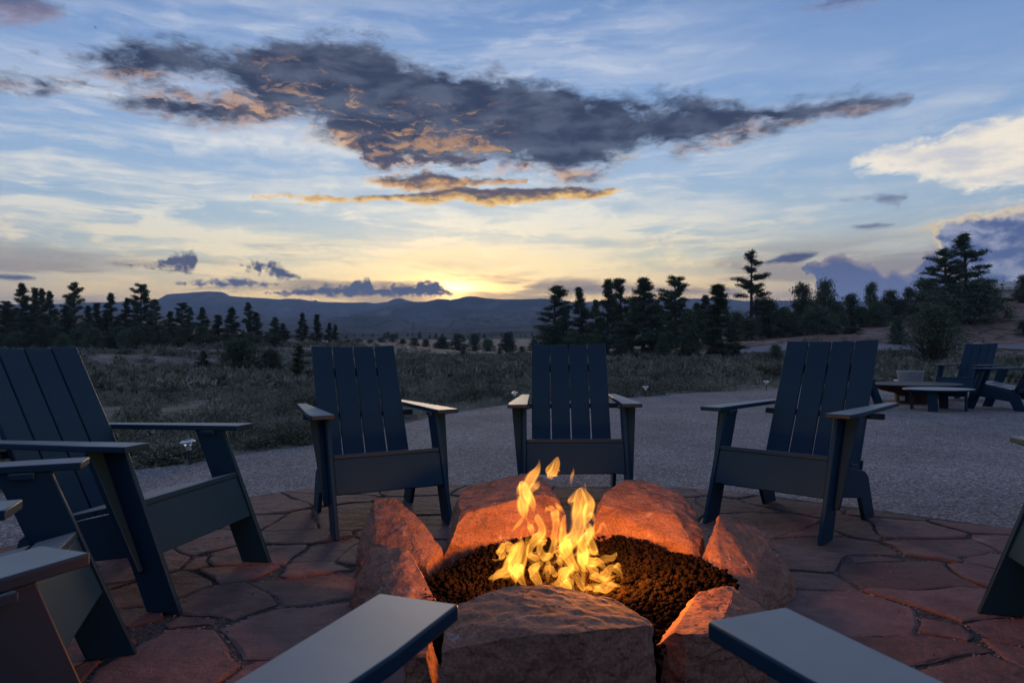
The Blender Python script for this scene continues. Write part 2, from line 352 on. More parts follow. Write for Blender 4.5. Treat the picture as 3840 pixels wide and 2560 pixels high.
# ------------------------------------------------------------------ materials
def mat(name, col, rough=.6, spec=.5, metal=0.0):
    m = bpy.data.materials.new(name); m.use_nodes = True; b = m.node_tree.nodes['Principled BSDF']
    b.inputs['Base Color'].default_value = (*col, 1); b.inputs['Roughness'].default_value = rough; b.inputs['Specular IOR Level'].default_value = spec; b.inputs['Metallic'].default_value = metal
    return m
def coord_out(m, coord):
    if coord == 'World': return mnode(m, 'ShaderNodeNewGeometry').outputs['Position']
    return mnode(m, 'ShaderNodeTexCoord').outputs[coord]
def mnode(m, t): return m.node_tree.nodes.new(t)
def vary(m, cols, scale, detail=6, rough=.6, coord='Object', bump=0.0, bscale=None, bdist=.01, stretch=(1, 1, 1), rnd=0.0, lo=.3, hi=.7, bdetail=8):
    """noise colour variation + bump on a principled material"""
    T = m.node_tree; b = T.nodes['Principled BSDF']
    mp = mnode(m, 'ShaderNodeMapping'); mp.inputs['Scale'].default_value = stretch
    T.links.new(coord_out(m, coord), mp.inputs[0])
    n = mnode(m, 'ShaderNodeTexNoise'); n.inputs['Scale'].default_value = scale; n.inputs['Detail'].default_value = detail; n.inputs['Roughness'].default_value = rough
    T.links.new(mp.outputs[0], n.inputs['Vector'])
    r = mnode(m, 'ShaderNodeValToRGB'); e = r.color_ramp.elements
    while len(e) > 1: e.remove(e[0])
    e[0].position = lo; e[0].color = (*cols[0], 1)
    for i, c in enumerate(cols[1:]): q = e.new(lo+(hi-lo)*(i+1)/(len(cols)-1)); q.color = (*c, 1)
    T.links.new(n.outputs['Fac'], r.inputs[0]); out = r.outputs[0]
    if rnd:
        oi = mnode(m, 'ShaderNodeObjectInfo'); mr = mnode(m, 'ShaderNodeMapRange'); mr.inputs[3].default_value = 1-rnd; mr.inputs[4].default_value = 1+rnd
        T.links.new(oi.outputs['Random'], mr.inputs[0]); h = mnode(m, 'ShaderNodeHueSaturation'); T.links.new(mr.outputs[0], h.inputs['Value']); T.links.new(out, h.inputs['Color']); out = h.outputs[0]
    T.links.new(out, b.inputs['Base Color'])
    if bump:
        n2 = mnode(m, 'ShaderNodeTexNoise'); n2.inputs['Scale'].default_value = bscale or scale*4; n2.inputs['Detail'].default_value = bdetail; n2.inputs['Roughness'].default_value = .65
        T.links.new(mp.outputs[0], n2.inputs['Vector'])
        bp = mnode(m, 'ShaderNodeBump'); bp.inputs['Strength'].default_value = bump; bp.inputs['Distance'].default_value = bdist
        T.links.new(n2.outputs['Fac'], bp.inputs['Height']); T.links.new(bp.outputs[0], b.inputs['Normal'])
    return m

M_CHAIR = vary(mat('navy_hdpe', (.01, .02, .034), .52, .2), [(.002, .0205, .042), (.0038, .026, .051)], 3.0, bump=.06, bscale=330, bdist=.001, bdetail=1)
TOP_SHEEN = [(M_CHAIR, (.27, .27, .265), .8)]  # pale sky sheen on up-facing boards, painted into the base colour
M_SOIL = mat('scrub_soil', (.2, .15, .12), .95, .1)
M_FLAG = vary(mat('red_flagstone', (.2, .08, .07), .85, .25), [(.072, .04, .039), (.108, .06, .057), (.14, .082, .077), (.106, .06, .057), (.175, .118, .108), (.28, .21, .195)], 2.9, detail=10, bump=1.0, bscale=13, bdist=.03, stretch=(1, 1, 3), rnd=.28, coord='World', lo=.3, hi=.78)
M_ROCK = vary(mat('red_sandstone', (.3, .13, .09), .95, .06), [(.13, .066, .05), (.2, .1, .07), (.25, .13, .092), (.165, .08, .058), (.31, .21, .17)], 5.5, detail=10, bump=.38, bscale=42, bdist=.006, stretch=(1, 1, 2.6), lo=.3, hi=.78, coord='World')
T_ = M_ROCK.node_tree; b_ = T_.nodes['Principled BSDF']; src_ = b_.inputs['Base Color'].links[0].from_socket; P_ = mnode(M_ROCK, 'ShaderNodeNewGeometry').outputs['Position']
def _n(sc_, de, ro): 
    n_ = mnode(M_ROCK, 'ShaderNodeTexNoise'); n_.inputs['Scale'].default_value = sc_; n_.inputs['Detail'].default_value = de; n_.inputs['Roughness'].default_value = ro; T_.links.new(P_, n_.inputs['Vector']); return n_.outputs['Fac']
def _r(fac, p0, c0, p1, c1):
    r_ = mnode(M_ROCK, 'ShaderNodeValToRGB'); e_ = r_.color_ramp.elements; e_[0].position = p0; e_[0].color = (*c0, 1); e_[1].position = p1; e_[1].color = (*c1, 1); T_.links.new(fac, r_.inputs[0]); return r_.outputs[0]
def _m(bt, f, a, b2):
    x_ = mnode(M_ROCK, 'ShaderNodeMix'); x_.data_type = 'RGBA'; x_.blend_type = bt; k_ = [i for i in x_.inputs if i.type == 'RGBA']
    if isinstance(f, float): x_.inputs[0].default_value = f
    else: T_.links.new(f, x_.inputs[0])
    T_.links.new(a, k_[0])
    if isinstance(b2, tuple): k_[1].default_value = (*b2, 1)
    else: T_.links.new(b2, k_[1])
    return [o for o in x_.outputs if o.type == 'RGBA'][0]
c_ = _m('MULTIPLY', .8, src_, _r(_n(120, 4, .7), .35, (.55, .52, .52), .65, (1.3, 1.25, 1.25)))
c_ = _m('MIX', _r(_n(16, 8, .7), .60, (0, 0, 0), .68, (.7, .7, .7)), c_, (.34, .27, .25))
c_ = _m('MIX', _r(_n(7, 6, .65), .60, (0, 0, 0), .70, (.8, .8, .8)), c_, (.045, .032, .03))
T_.links.new(c_, b_.inputs['Base Color'])
M_LAVA = vary(mat('lava_rock', (.05, .03, .024), 1.0, .0), [(.004, .003, .0028), (.009, .006, .005), (.018, .010, .008)], 14, bump=.8, bscale=90, bdist=.006)
M_BARK = vary(mat('bark', (.06, .045, .035), .95, .1), [(.045, .033, .026), (.085, .066, .052)], 6)
M_PINE = vary(mat('pine_needles', (.03, .045, .02), .75, .25), [(.042, .062, .034), (.078, .105, .055)], .9, detail=3, rnd=.3)
M_JUNI = vary(mat('juniper_foliage', (.03, .045, .022), .75, .25), [(.042, .064, .034), (.084, .108, .058)], 1.1, detail=3, rnd=.35)
M_SAGE = vary(mat('sagebrush', (.1, .11, .085), .85, .2), [(.05, .05, .034), (.1, .098, .066), (.18, .172, .125), (.26, .245, .19)], .7, detail=6, coord='World', lo=.34, hi=.66)
M_GRASS = vary(mat('dry_grass', (.2, .18, .12), .85, .2), [(.09, .09, .06), (.19, .18, .13), (.34, .3, .24)], .6, detail=5, coord='World', lo=.34, hi=.66)
M_PEB = vary(mat('grey_gravel', (.25, .23, .22), .9, .2), [(.05, .045, .045), (.12, .11, .105), (.22, .2, .19)], 60, detail=2)
M_BLACKP = mat('black_plastic', (.015, .015, .017), .4, .5)
M_STEEL = mat('brushed_steel', (.5, .5, .5), .35, .5, 1.0)
M_RUST = vary(mat('rusted_steel', (.16, .06, .025), .8, .3), [(.03, .013, .009), (.085, .034, .016)], 9, bump=.2, bscale=80, bdist=.003)
M_BOWL = mat('dark_bowl_steel', (.02, .022, .03), .6, .2)
M_CONC = vary(mat('grey_planter', (.12, .115, .12), .85, .3), [(.2, .19, .19), (.3, .28, .28)], 8)
M_CANVAS = vary(mat('canvas', (.5, .45, .4), .9, .1), [(.42, .38, .33), (.56, .5, .45)], 1.5)
M_WOOD = vary(mat('brown_wood', (.14, .07, .04), .8, .2), [(.1, .05, .028), (.2, .1, .055)], 4, stretch=(1, 1, .1))
M_GLASS = mat('lens_plastic', (.9, .9, .88), .08, .5); M_GLASS.node_tree.nodes['Principled BSDF'].inputs['Transmission Weight'].default_value = .85; M_GLASS.node_tree.nodes['Principled BSDF'].inputs['IOR'].default_value = 1.45

def position_material(m, build):
    T = m.node_tree; g = mnode(m, 'ShaderNodeNewGeometry'); build(T, T.nodes['Principled BSDF'], g.outputs['Position'])
def tn(T, vec, scale, detail=5, rough=.6):
    n = T.nodes.new('ShaderNodeTexNoise'); T.links.new(vec, n.inputs['Vector']); n.inputs['Scale'].default_value = scale; n.inputs['Detail'].default_value = detail; n.inputs['Roughness'].default_value = rough; return n.outputs['Fac']
def tramp(T, fac, pts):
    r = T.nodes.new('ShaderNodeValToRGB'); e = r.color_ramp.elements
    while len(e) > 1: e.remove(e[0])
    e[0].position = pts[0][0]; e[0].color = (*pts[0][1], 1)
    for p, c in pts[1:]: q = e.new(p); q.color = (*c, 1)
    T.links.new(fac, r.inputs[0]); return r.outputs[0]
def tmix(T, f, a, b, bt='MIX'):
    n = T.nodes.new('ShaderNodeMix'); n.data_type = 'RGBA'; n.blend_type = bt
    if isinstance(f, float): n.inputs[0].default_value = f
    else: T.links.new(f, n.inputs[0])
    ins = [i for i in n.inputs if i.type == 'RGBA']
    for i, v in zip(ins, (a, b)):
        if isinstance(v, tuple): i.default_value = (*v, 1)
        else: T.links.new(v, i)
    return [o for o in n.outputs if o.type == 'RGBA'][0]
def tbump(T, h, b, strength, dist):
    p = T.nodes.new('ShaderNodeBump'); p.inputs['Strength'].default_value = strength; p.inputs['Distance'].default_value = dist
    T.links.new(h, p.inputs['Height']); T.links.new(p.outputs[0], b.inputs['Normal'])
def b_soil(T, b, P):
    c = tramp(T, tn(T, P, .35, 8, .65), [(.3, (.08, .076, .055)), (.45, (.125, .11, .085)), (.58, (.19, .16, .135)), (.74, (.3, .255, .23))])
    T.links.new(c, b.inputs['Base Color']); tbump(T, tn(T, P, 6, 8, .7), b, .8, .06)
position_material(M_SOIL, b_soil)
M_HILL = mat('hill_soil', (.25, .16, .12), .95, .1)
def b_hill(T, b, P):
    c = tramp(T, tn(T, P, .12, 8, .62), [(.34, (.13, .08, .062)), (.5, (.2, .128, .1)), (.62, (.27, .19, .155)), (.74, (.34, .27, .24))])
    d = tramp(T, tn(T, P, .9, 6, .6), [(.5, (1, 1, 1)), (.62, (.45, .43, .4))])
    T.links.new(tmix(T, 1.0, c, d, 'MULTIPLY'), b.inputs['Base Color']); tbump(T, tn(T, P, 1.2, 8, .7), b, .9, .25)
position_material(M_HILL, b_hill)
M_GRAVEL = mat('fine_gravel', (.2, .18, .18), .95, .15)
def b_gravel(T, b, P):
    v = T.nodes.new('ShaderNodeTexVoronoi'); v.inputs['Scale'].default_value = 75; T.links.new(P, v.inputs['Vector'])
    s = T.nodes.new('ShaderNodeSeparateColor'); T.links.new(v.outputs['Color'], s.inputs[0])
    c = tramp(T, s.outputs[0], [(0, (.12, .11, .112)), (.5, (.28, .25, .255)), (.85, (.42, .38, .385)), (1, (.6, .56, .56))])
    big = tramp(T, tn(T, P, .9, 6, .6), [(.3, (.72, .7, .7)), (.7, (1.12, 1.1, 1.08))])
    T.links.new(tmix(T, 1.0, c, big, 'MULTIPLY'), b.inputs['Base Color'])
    w = T.nodes.new('ShaderNodeMath'); w.operation = 'ADD'; T.links.new(v.outputs['Distance'], w.inputs[0]); T.links.new(tn(T, P, 9, 5, .65), w.inputs[1])
    tbump(T, w.outputs[0], b, .9, .03)
position_material(M_GRAVEL, b_gravel)
M_ROAD = mat('road_gravel', (.2, .18, .18), .95, .1); vary(M_ROAD, [(.17, .15, .15), (.25, .225, .22)], .8, coord='Generated')
M_FAR = mat('valley', (.14, .12, .1), 1.0, .0)
def b_far(T, b, P):
    c = tramp(T, tn(T, P, .0035, 10, .6), [(.35, (.07, .07, .055)), (.5, (.115, .1, .085)), (.65, (.16, .13, .11))])
    d = tramp(T, tn(T, P, .05, 4, .6), [(.48, (1, 1, 1)), (.6, (.5, .52, .48))])
    T.links.new(tmix(T, 1.0, c, d, 'MULTIPLY'), b.inputs['Base Color'])
position_material(M_FAR, b_far)
M_MOUNT = mat('mountain', (.12, .1, .09), 1.0, .0)
def b_mount(T, b, P):
    c = tramp(T, tn(T, P, .008, 10, .65), [(.35, (.055, .058, .048)), (.5, (.09, .08, .068)), (.62, (.14, .115, .095)), (.72, (.26, .22, .19))])
    T.links.new(c, b.inputs['Base Color']); tbump(T, tn(T, P, .02, 8, .7), b, 1.0, 14.0)
position_material(M_MOUNT, b_mount)

for m_, dc, df in TOP_SHEEN:  # mix the painted sheen into the colour wherever the normal points up
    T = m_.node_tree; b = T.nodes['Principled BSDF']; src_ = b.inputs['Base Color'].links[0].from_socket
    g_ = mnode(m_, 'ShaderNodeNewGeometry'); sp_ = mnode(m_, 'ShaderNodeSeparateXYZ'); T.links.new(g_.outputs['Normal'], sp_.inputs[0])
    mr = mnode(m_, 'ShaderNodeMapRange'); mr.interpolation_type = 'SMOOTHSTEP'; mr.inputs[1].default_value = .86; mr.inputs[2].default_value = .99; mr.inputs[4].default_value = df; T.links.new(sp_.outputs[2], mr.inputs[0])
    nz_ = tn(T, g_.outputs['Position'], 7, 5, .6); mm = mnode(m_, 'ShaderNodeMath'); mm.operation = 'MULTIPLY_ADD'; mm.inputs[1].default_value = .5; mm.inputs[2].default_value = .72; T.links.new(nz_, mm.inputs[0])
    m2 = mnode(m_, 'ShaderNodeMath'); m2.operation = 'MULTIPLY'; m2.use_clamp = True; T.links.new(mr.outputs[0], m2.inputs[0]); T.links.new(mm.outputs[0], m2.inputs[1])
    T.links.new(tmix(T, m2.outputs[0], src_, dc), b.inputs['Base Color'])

# ================================================================== terrain
ctrl = []
def cpt(px, py, d): p = at(px, py, d); ctrl.append((p.x, p.y, p.z))
for d in (3, 6, 9):
    for a in range(0, 360, 20): ctrl.append((d*math.sin(R(a)), d*math.cos(R(a)), -.03))
for a in range(-5, 50, 8): ctrl.append((13.5*math.sin(R(a)), 13.5*math.cos(R(a)), -.03))
for a in range(60, 310, 20):
    for d in (16, 40, 100, 250): ctrl.append((d*math.sin(R(a)), d*math.cos(R(a)), -.1 if d < 50 else .5))
for q in [(100, 1420, 35), (400, 1400, 40), (300, 1332, 80), (0, 1314, 100), (300, 1302, 105), (600, 1292, 105), (600, 1500, 18), (200, 1520, 16), (900, 1480, 20), (906, 1396, 55), (765, 1401, 50), (1127, 1448, 30), (1000, 1305, 110), (1200, 1290, 130),
          (1080, 1276, 150), (150, 1190, 190), (400, 1200, 190), (700, 1225, 190), (1400, 1292, 180), (1300, 1281, 220), (1700, 1480, 16), (1700, 1400, 40), (1700, 1345, 100), (1700, 1322, 190), (1950, 1320, 190), (2100, 1340, 95), (2100, 1420, 28), (2100, 1315, 200),
          (2582, 1358, 65), (2400, 1345, 75), (2300, 1340, 80), (2900, 1340, 76), (3300, 1345, 76), (3800, 1342, 76), (2900, 1415, 27), (3400, 1415, 27), (3800, 1415, 27), (2450, 1330, 110), (2700, 1300, 105), (2800, 1285, 98), (2872, 1250, 104), (3000, 1262, 96), (3200, 1212, 104),
          (3270, 1225, 100), (3340, 1198, 110), (3400, 1190, 115), (3476, 1384, 45), (3300, 1384, 45), (3650, 1384, 45), (3476, 1392, 40), (3900, 1384, 45), (2950, 1384, 45), (3600, 1190, 102), (3700, 1120, 115), (3780, 1108, 117), (3900, 1106, 120), (3850, 1270, 86), (3500, 1315, 82), (4200, 1100, 120), (4200, 1340, 76), (4400, 1150, 110), (3300, 1195, 150), (3700, 1120, 160), (2900, 1240, 150), (2500, 1305, 160)]: cpt(*q)
ctrl = np.array(ctrl); cA = np.degrees(np.arctan2(ctrl[:, 0], ctrl[:, 1])); cRr = np.log(np.hypot(ctrl[:, 0], ctrl[:, 1])+1)
def ground_z(x, y):
    x = np.asarray(x, float); y = np.asarray(y, float); sh = x.shape; x = x.ravel(); y = y.ravel()
    r = np.hypot(x, y); a = np.degrees(np.arctan2(x, y)); lr = np.log(r+1)
    out = np.empty(len(x))
    for s in range(0, len(x), 4000):
        e = slice(s, s+4000)
        da = np.abs(a[e, None]-cA[None]); da = np.minimum(da, 360-da)/4.0; dr = (lr[e, None]-cRr[None])*7.5
        w = np.exp(-.5*np.minimum((da**2+dr**2), 600))+1e-12/(1+da**2+dr**2)
        out[e] = (w*ctrl[None, :, 2]).sum(1)/w.sum(1)
    far = far_z(x, y); t = np.clip((r-190)/130, 0, 1); t = t*t*(3-2*t)
    und = fbm(x*.12, y*.12, oct=4, seed=3)*np.clip((r-15)/40, 0, 1)*.22
    return ((out+und)*(1-t)+far*t).reshape(sh)
def far_z(x, y):
    r = np.hypot(x, y); a = np.degrees(np.arctan2(x, y))
    el = np.interp(r, [0, 300, 700, 1200, 1500, 1800, 2600], [.95, 1.0, 1.35, 1.75, 2.05, 2.55, 2.6])
    fade = np.clip((115-np.abs(a))/40, .15, 1)
    b = r*np.tan(np.radians(el))*fade
    n = fbm(x*.0035, y*.0035, oct=5, seed=11)
    mesa = np.clip((n-.12)*6, 0, 1)*np.clip((r-900)/300, 0, 1)*np.clip((2300-r)/300, 0, 1)*16
    return b+fbm(x*.006, y*.006, oct=4, seed=5)*np.clip((r-300)/600, 0, 1)*5+mesa
def polar_sheet(name, rs, azs, zf, m, closed=False):
    rs = np.asarray(rs); azs = np.asarray(azs); A, RR = np.meshgrid(np.radians(azs), rs)
    X, Y = RR*np.sin(A), RR*np.cos(A); Z = zf(X, Y)
    V = np.stack([X, Y, Z], -1).reshape(-1, 3); nr, na = len(rs), len(azs)
    i, j = np.meshgrid(np.arange(nr-1), np.arange(na if closed else na-1), indexing='ij'); j2 = (j+1) % na
    a, b, c, d = i*na+j, i*na+j2, (i+1)*na+j2, (i+1)*na+j
    T = np.concatenate([np.stack([a, c, b], -1).reshape(-1, 3), np.stack([a, d, c], -1).reshape(-1, 3)])
    return obj(name, trimesh(name, V, T, True), None, m)
az_all = np.concatenate([np.arange(-46, 46, .4), np.arange(46, 314, 4)])
rs_near = np.concatenate([np.linspace(0.05, 14, 16), np.geomspace(15, 330, 110)])
g = structure(polar_sheet('ground', rs_near, az_all, ground_z, M_SOIL, True)); g.data.materials.append(M_HILL)
# the bare eroded hill on the right and the pale slope on the left are another soil
cen = np.array([p.center[:] for p in g.data.polygons]); ca = np.degrees(np.arctan2(cen[:, 0], cen[:, 1])); crr = np.hypot(cen[:, 0], cen[:, 1])
hill = ((ca > 12) & (crr > 79+2*np.sin(ca*.7)) & (crr < 200)) | ((ca < -6) & (crr > 128) & (ca > -60))
g.data.polygons.foreach_set('material_index', hill.astype(np.int32))
rs_far = np.geomspace(330, 3600, 90)
structure(polar_sheet('valley', rs_far, az_all, far_z, M_FAR, True))

def skyline(pts):
    a = sorted(azel(*p) for p in pts); return np.array([q[0] for q in a]), np.array([q[1] for q in a])
SK = skyline([(-700, 1150), (-300, 1140), (0, 1141), (229, 1139), (310, 1135), (398, 1133), (540, 1130), (586, 1125), (606, 1115), (619, 1106), (636, 1102), (690, 1099), (735, 1095), (785, 1092), (825, 1094), (840, 1097), (852, 1104), (862, 1110), (940, 1115), (1000, 1118), (1050, 1122), (1075, 1119), (1122, 1121), (1160, 1127), (1178, 1128), (1183, 1121), (1188, 1130), (1216, 1132), (1300, 1134), (1372, 1133), (1405, 1137), (1455, 1131), (1476, 1121), (1490, 1118), (1506, 1118), (1521, 1124), (1549, 1130), (1650, 1140), (1900, 1150), (2030, 1142), (2162, 1134), (2300, 1125), (2420, 1120), (2446, 1117), (2477, 1124), (2600, 1119), (2723, 1120), (2787, 1128), (2935, 1126), (3144, 1129), (3500, 1130), (3900, 1126), (4400, 1135), (5200, 1150)])
NK = skyline([(1330, 1176), (1400, 1163), (1455, 1148), (1500, 1138), (1549, 1131), (1598, 1131), (1640, 1121), (1665, 1121), (1690, 1124), (1720, 1119), (1745, 1112), (1765, 1110), (1786, 1112), (1831, 1119), (1897, 1122), (1952, 1122), (2030, 1119), (2075, 1121), (2118, 1126), (2162, 1135), (2230, 1150), (2320, 1168), (2420, 1178)])
def range_sheet(name, SKY, r0, r1, r2, amp, seed, az0, az1, base_el):
    azs = np.arange(az0, az1, .12); ts = np.concatenate([np.linspace(0, 1, 46), np.linspace(1.06, 1.6, 8)])
    A, T_ = np.meshgrid(np.radians(azs), ts); rr = np.where(T_ <= 1, r0+(r1-r0)*T_, r1+(r2-r1)*(T_-1)/.6)
    X, Y = rr*np.sin(A), rr*np.cos(A)
    top = np.interp(np.degrees(A), *SKY); zt = r1*np.tan(np.radians(top))+CAM_H
    zb = r0*np.tan(np.radians(base_el))
    n = 1-np.abs(fbm(X*.0032, Y*.0032, oct=6, seed=seed)); n2 = fbm(X*.02, Y*.02, oct=4, seed=seed+9)
    s = T_**1.25
    edge = np.clip(np.minimum(np.degrees(A)-az0, az1-np.degrees(A))/2, 0, 1)
    Z = zb+(zt-zb)*s-amp*(1-n)*np.clip(T_*(1-T_)*4, 0, 1)*1.4+n2*amp*.15*np.clip(T_*(1-T_)*4, 0, 1)
    Z = np.where(T_ > 1, zt*(1-(T_-1)*.9)-3, Z)
    # small roughness of the crest line
    Z = Z+np.where(np.abs(T_-1) < .001, perlin(A*900, A*0, seed=4)*r1*.00022, 0)
    V = np.stack([X, Y, Z], -1).reshape(-1, 3); nr, na = X.shape
    i, j = np.meshgrid(np.arange(nr-1), np.arange(na-1), indexing='ij')
    a, b, c, d = i*na+j, i*na+j+1, (i+1)*na+j+1, (i+1)*na+j
    T = np.concatenate([np.stack([a, c, b], -1).reshape(-1, 3), np.stack([a, d, c], -1).reshape(-1, 3)])
    return structure(obj(name, trimesh(name, V, T, True), None, M_MOUNT))
range_sheet('far_mountains', SK, 2450, 3400, 3700, 60, 21, -62, 62, 2.35)
range_sheet('front_ridge', NK, 1750, 2300, 2440, 34, 33, -13.2, 11.2, 2.3)

# gravel court (flat, raised sheet) -------------------------------------------------
edge_px = [(-400, 1880), (0, 1840), (300, 1790), (490, 1755), (700, 1735), (900, 1700), (1176, 1664), (1400, 1612), (1551, 1576), (1700, 1546), (1878, 1518), (2050, 1505), (2250, 1494), (2417, 1485), (2613, 1469), (2907, 1460), (3250, 1461), (3500, 1468), (3840, 1470), (4300, 1480)]
edge = [on_z(x, y) for x, y in edge_px]
fine_e = []
for i in range(len(edge)-1):
    for t in np.linspace(0, 1, 14, endpoint=False):
        p = edge[i].lerp(edge[i+1], t); w = float(fbm([p.x*1.7], [p.y*1.7], oct=3, seed=2)[0]); fine_e.append((p.x+w*.08, p.y+w*.14))
poly = fine_e+[(14, 4), (12, -6), (-9, -6), (-7.5, 2.0)]
bm = bmesh.new(); vs = [bm.verts.new((x, y, -.012)) for x, y in poly]; bm.faces.new(vs); bmesh.ops.triangulate(bm, faces=bm.faces)
bmesh.ops.recalc_face_normals(bm, faces=bm.faces)
structure(obj('gravel_court', bm, None, M_GRAVEL))

# road at the foot of the hill -----------------------------------------------------
def ribbon(name, cl, w, m, dz):
    V, Fc = [], []
    for i, (x, y) in enumerate(cl):
        a = cl[max(i-1, 0)]; b = cl[min(i+1, len(cl)-1)]; dx, dy = b[0]-a[0], b[1]-a[1]; l = math.hypot(dx, dy); nx, ny = -dy/l, dx/l
        for k in range(5):
            t = (k/4-.5)*w; px, py = x+nx*t, y+ny*t; V.append((px, py, float(ground_z(np.array([px]), np.array([py]))[0])+dz))
        if i:
            for k in range(4): q = (i-1)*5+k; Fc.append((q, q+1, q+6, q+5))
    return structure(obj(name, mesh(name, V, Fc, True), None, m))
cl = []
for t in np.linspace(0, 1, 70):
    px = 2150+t*2300; d = 84-7*min(1, t*2.2); p = at(px, 1340, d); cl.append((p.x, p.y))
ribbon('gravel_road', cl, 5.2, M_ROAD, .10)

# flagstone patio ------------------------------------------------------------------
FC = Vector((0.22, 2.37, 0))                      # middle of the fire pit
bed_pts = []
PC = (0.06, 2.1)
def prad(a): return 2.78+.16*math.sin(3*a+1)+.08*math.sin(7*a)
bm = bmesh.new(); bm.faces.new([bm.verts.new((PC[0]+(prad(a)+.02)*math.cos(a), PC[1]+(prad(a)+.02)*math.sin(a), -.006)) for a in np.linspace(0, 2*math.pi, 90, endpoint=False)])
M_BED = vary(mat('dark_joint_grit', (.05, .045, .04), .95, .1), [(.025, .02, .02), (.06, .05, .047), (.12, .1, .1)], 90, detail=3, coord='World', bump=.8, bscale=160, bdist=.01)
patio = structure(obj('patio', bm, None, M_BED))
seeds = []
def seed_px(lst, s, ox, oy):
    for x, y in lst:
        p = on_z(ox+s*x, oy+s*y); seeds.append((p.x, p.y))
seed_px([(1400, 420), (1920, 500), (1200, 510), (1580, 525), (2120, 600), (1450, 640), (1750, 610), (1200, 730), (2010, 690), (1950, 810), (1430, 830), (1770, 840), (900, 830), (1650, 960), (1130, 1090), (870, 1060), (1550, 1170), (1880, 1260), (1390, 1300), (2200, 1370), (1000, 620), (750, 720), (800, 530), (450, 450), (760, 350), (1080, 330), (1800, 1480), (1100, 1330), (2180, 1180), (640, 500), (300, 260), (350, 390)], .5484, 2600, 1700)
seed_px([(1290, 740), (1250, 810), (1370, 880), (1480, 960), (1000, 920), (1180, 970), (1260, 920), (960, 1010), (1070, 1060), (1200, 1070), (1430, 1060), (560, 1030), (540, 1110), (740, 1140), (1080, 1200), (1420, 1130), (900, 1290), (600, 1250), (600, 1330), (1390, 1290), (850, 1450), (450, 1500), (1250, 1480), (560, 790), (480, 870), (300, 1430), (1540, 1250), (1400, 810)], .8035, 0, 1300)
seed_px([(500, 200), (480, 300), (100, 230), (30, 260), (1280, 200), (1180, 230), (1700, 180), (1900, 230), (30, 420), (60, 520), (40, 620), (20, 680), (2260, 560), (2280, 650), (450, 380), (120, 340)], .8078, 1200, 1660)
keep = []
for s in seeds:
    if all((s[0]-k[0])**2+(s[1]-k[1])**2 > .17**2 for k in keep): keep.append(s)
tries = 0
while tries < 6000:
    tries += 1; a = random.uniform(0, 6.283); r = 3.0*math.sqrt(random.random()); s = (PC[0]+r*math.cos(a), PC[1]+r*math.sin(a))
    if all((s[0]-k[0])**2+(s[1]-k[1])**2 > .42**2 for k in keep): keep.append(s)
def clip(poly, nx, ny, c):
    out = []
    for i in range(len(poly)):
        p, q = poly[i], poly[(i+1) % len(poly)]; dp = p[0]*nx+p[1]*ny-c; dq = q[0]*nx+q[1]*ny-c
        if dp <= 0: out.append(p)
        if (dp < 0 < dq) or (dq < 0 < dp):
            t = dp/(dp-dq); out.append((p[0]+(q[0]-p[0])*t, p[1]+(q[1]-p[1])*t))
    return out
joint_pts = []
pw = [random.uniform(-.05, .05) for _ in keep]
n_flag = 0
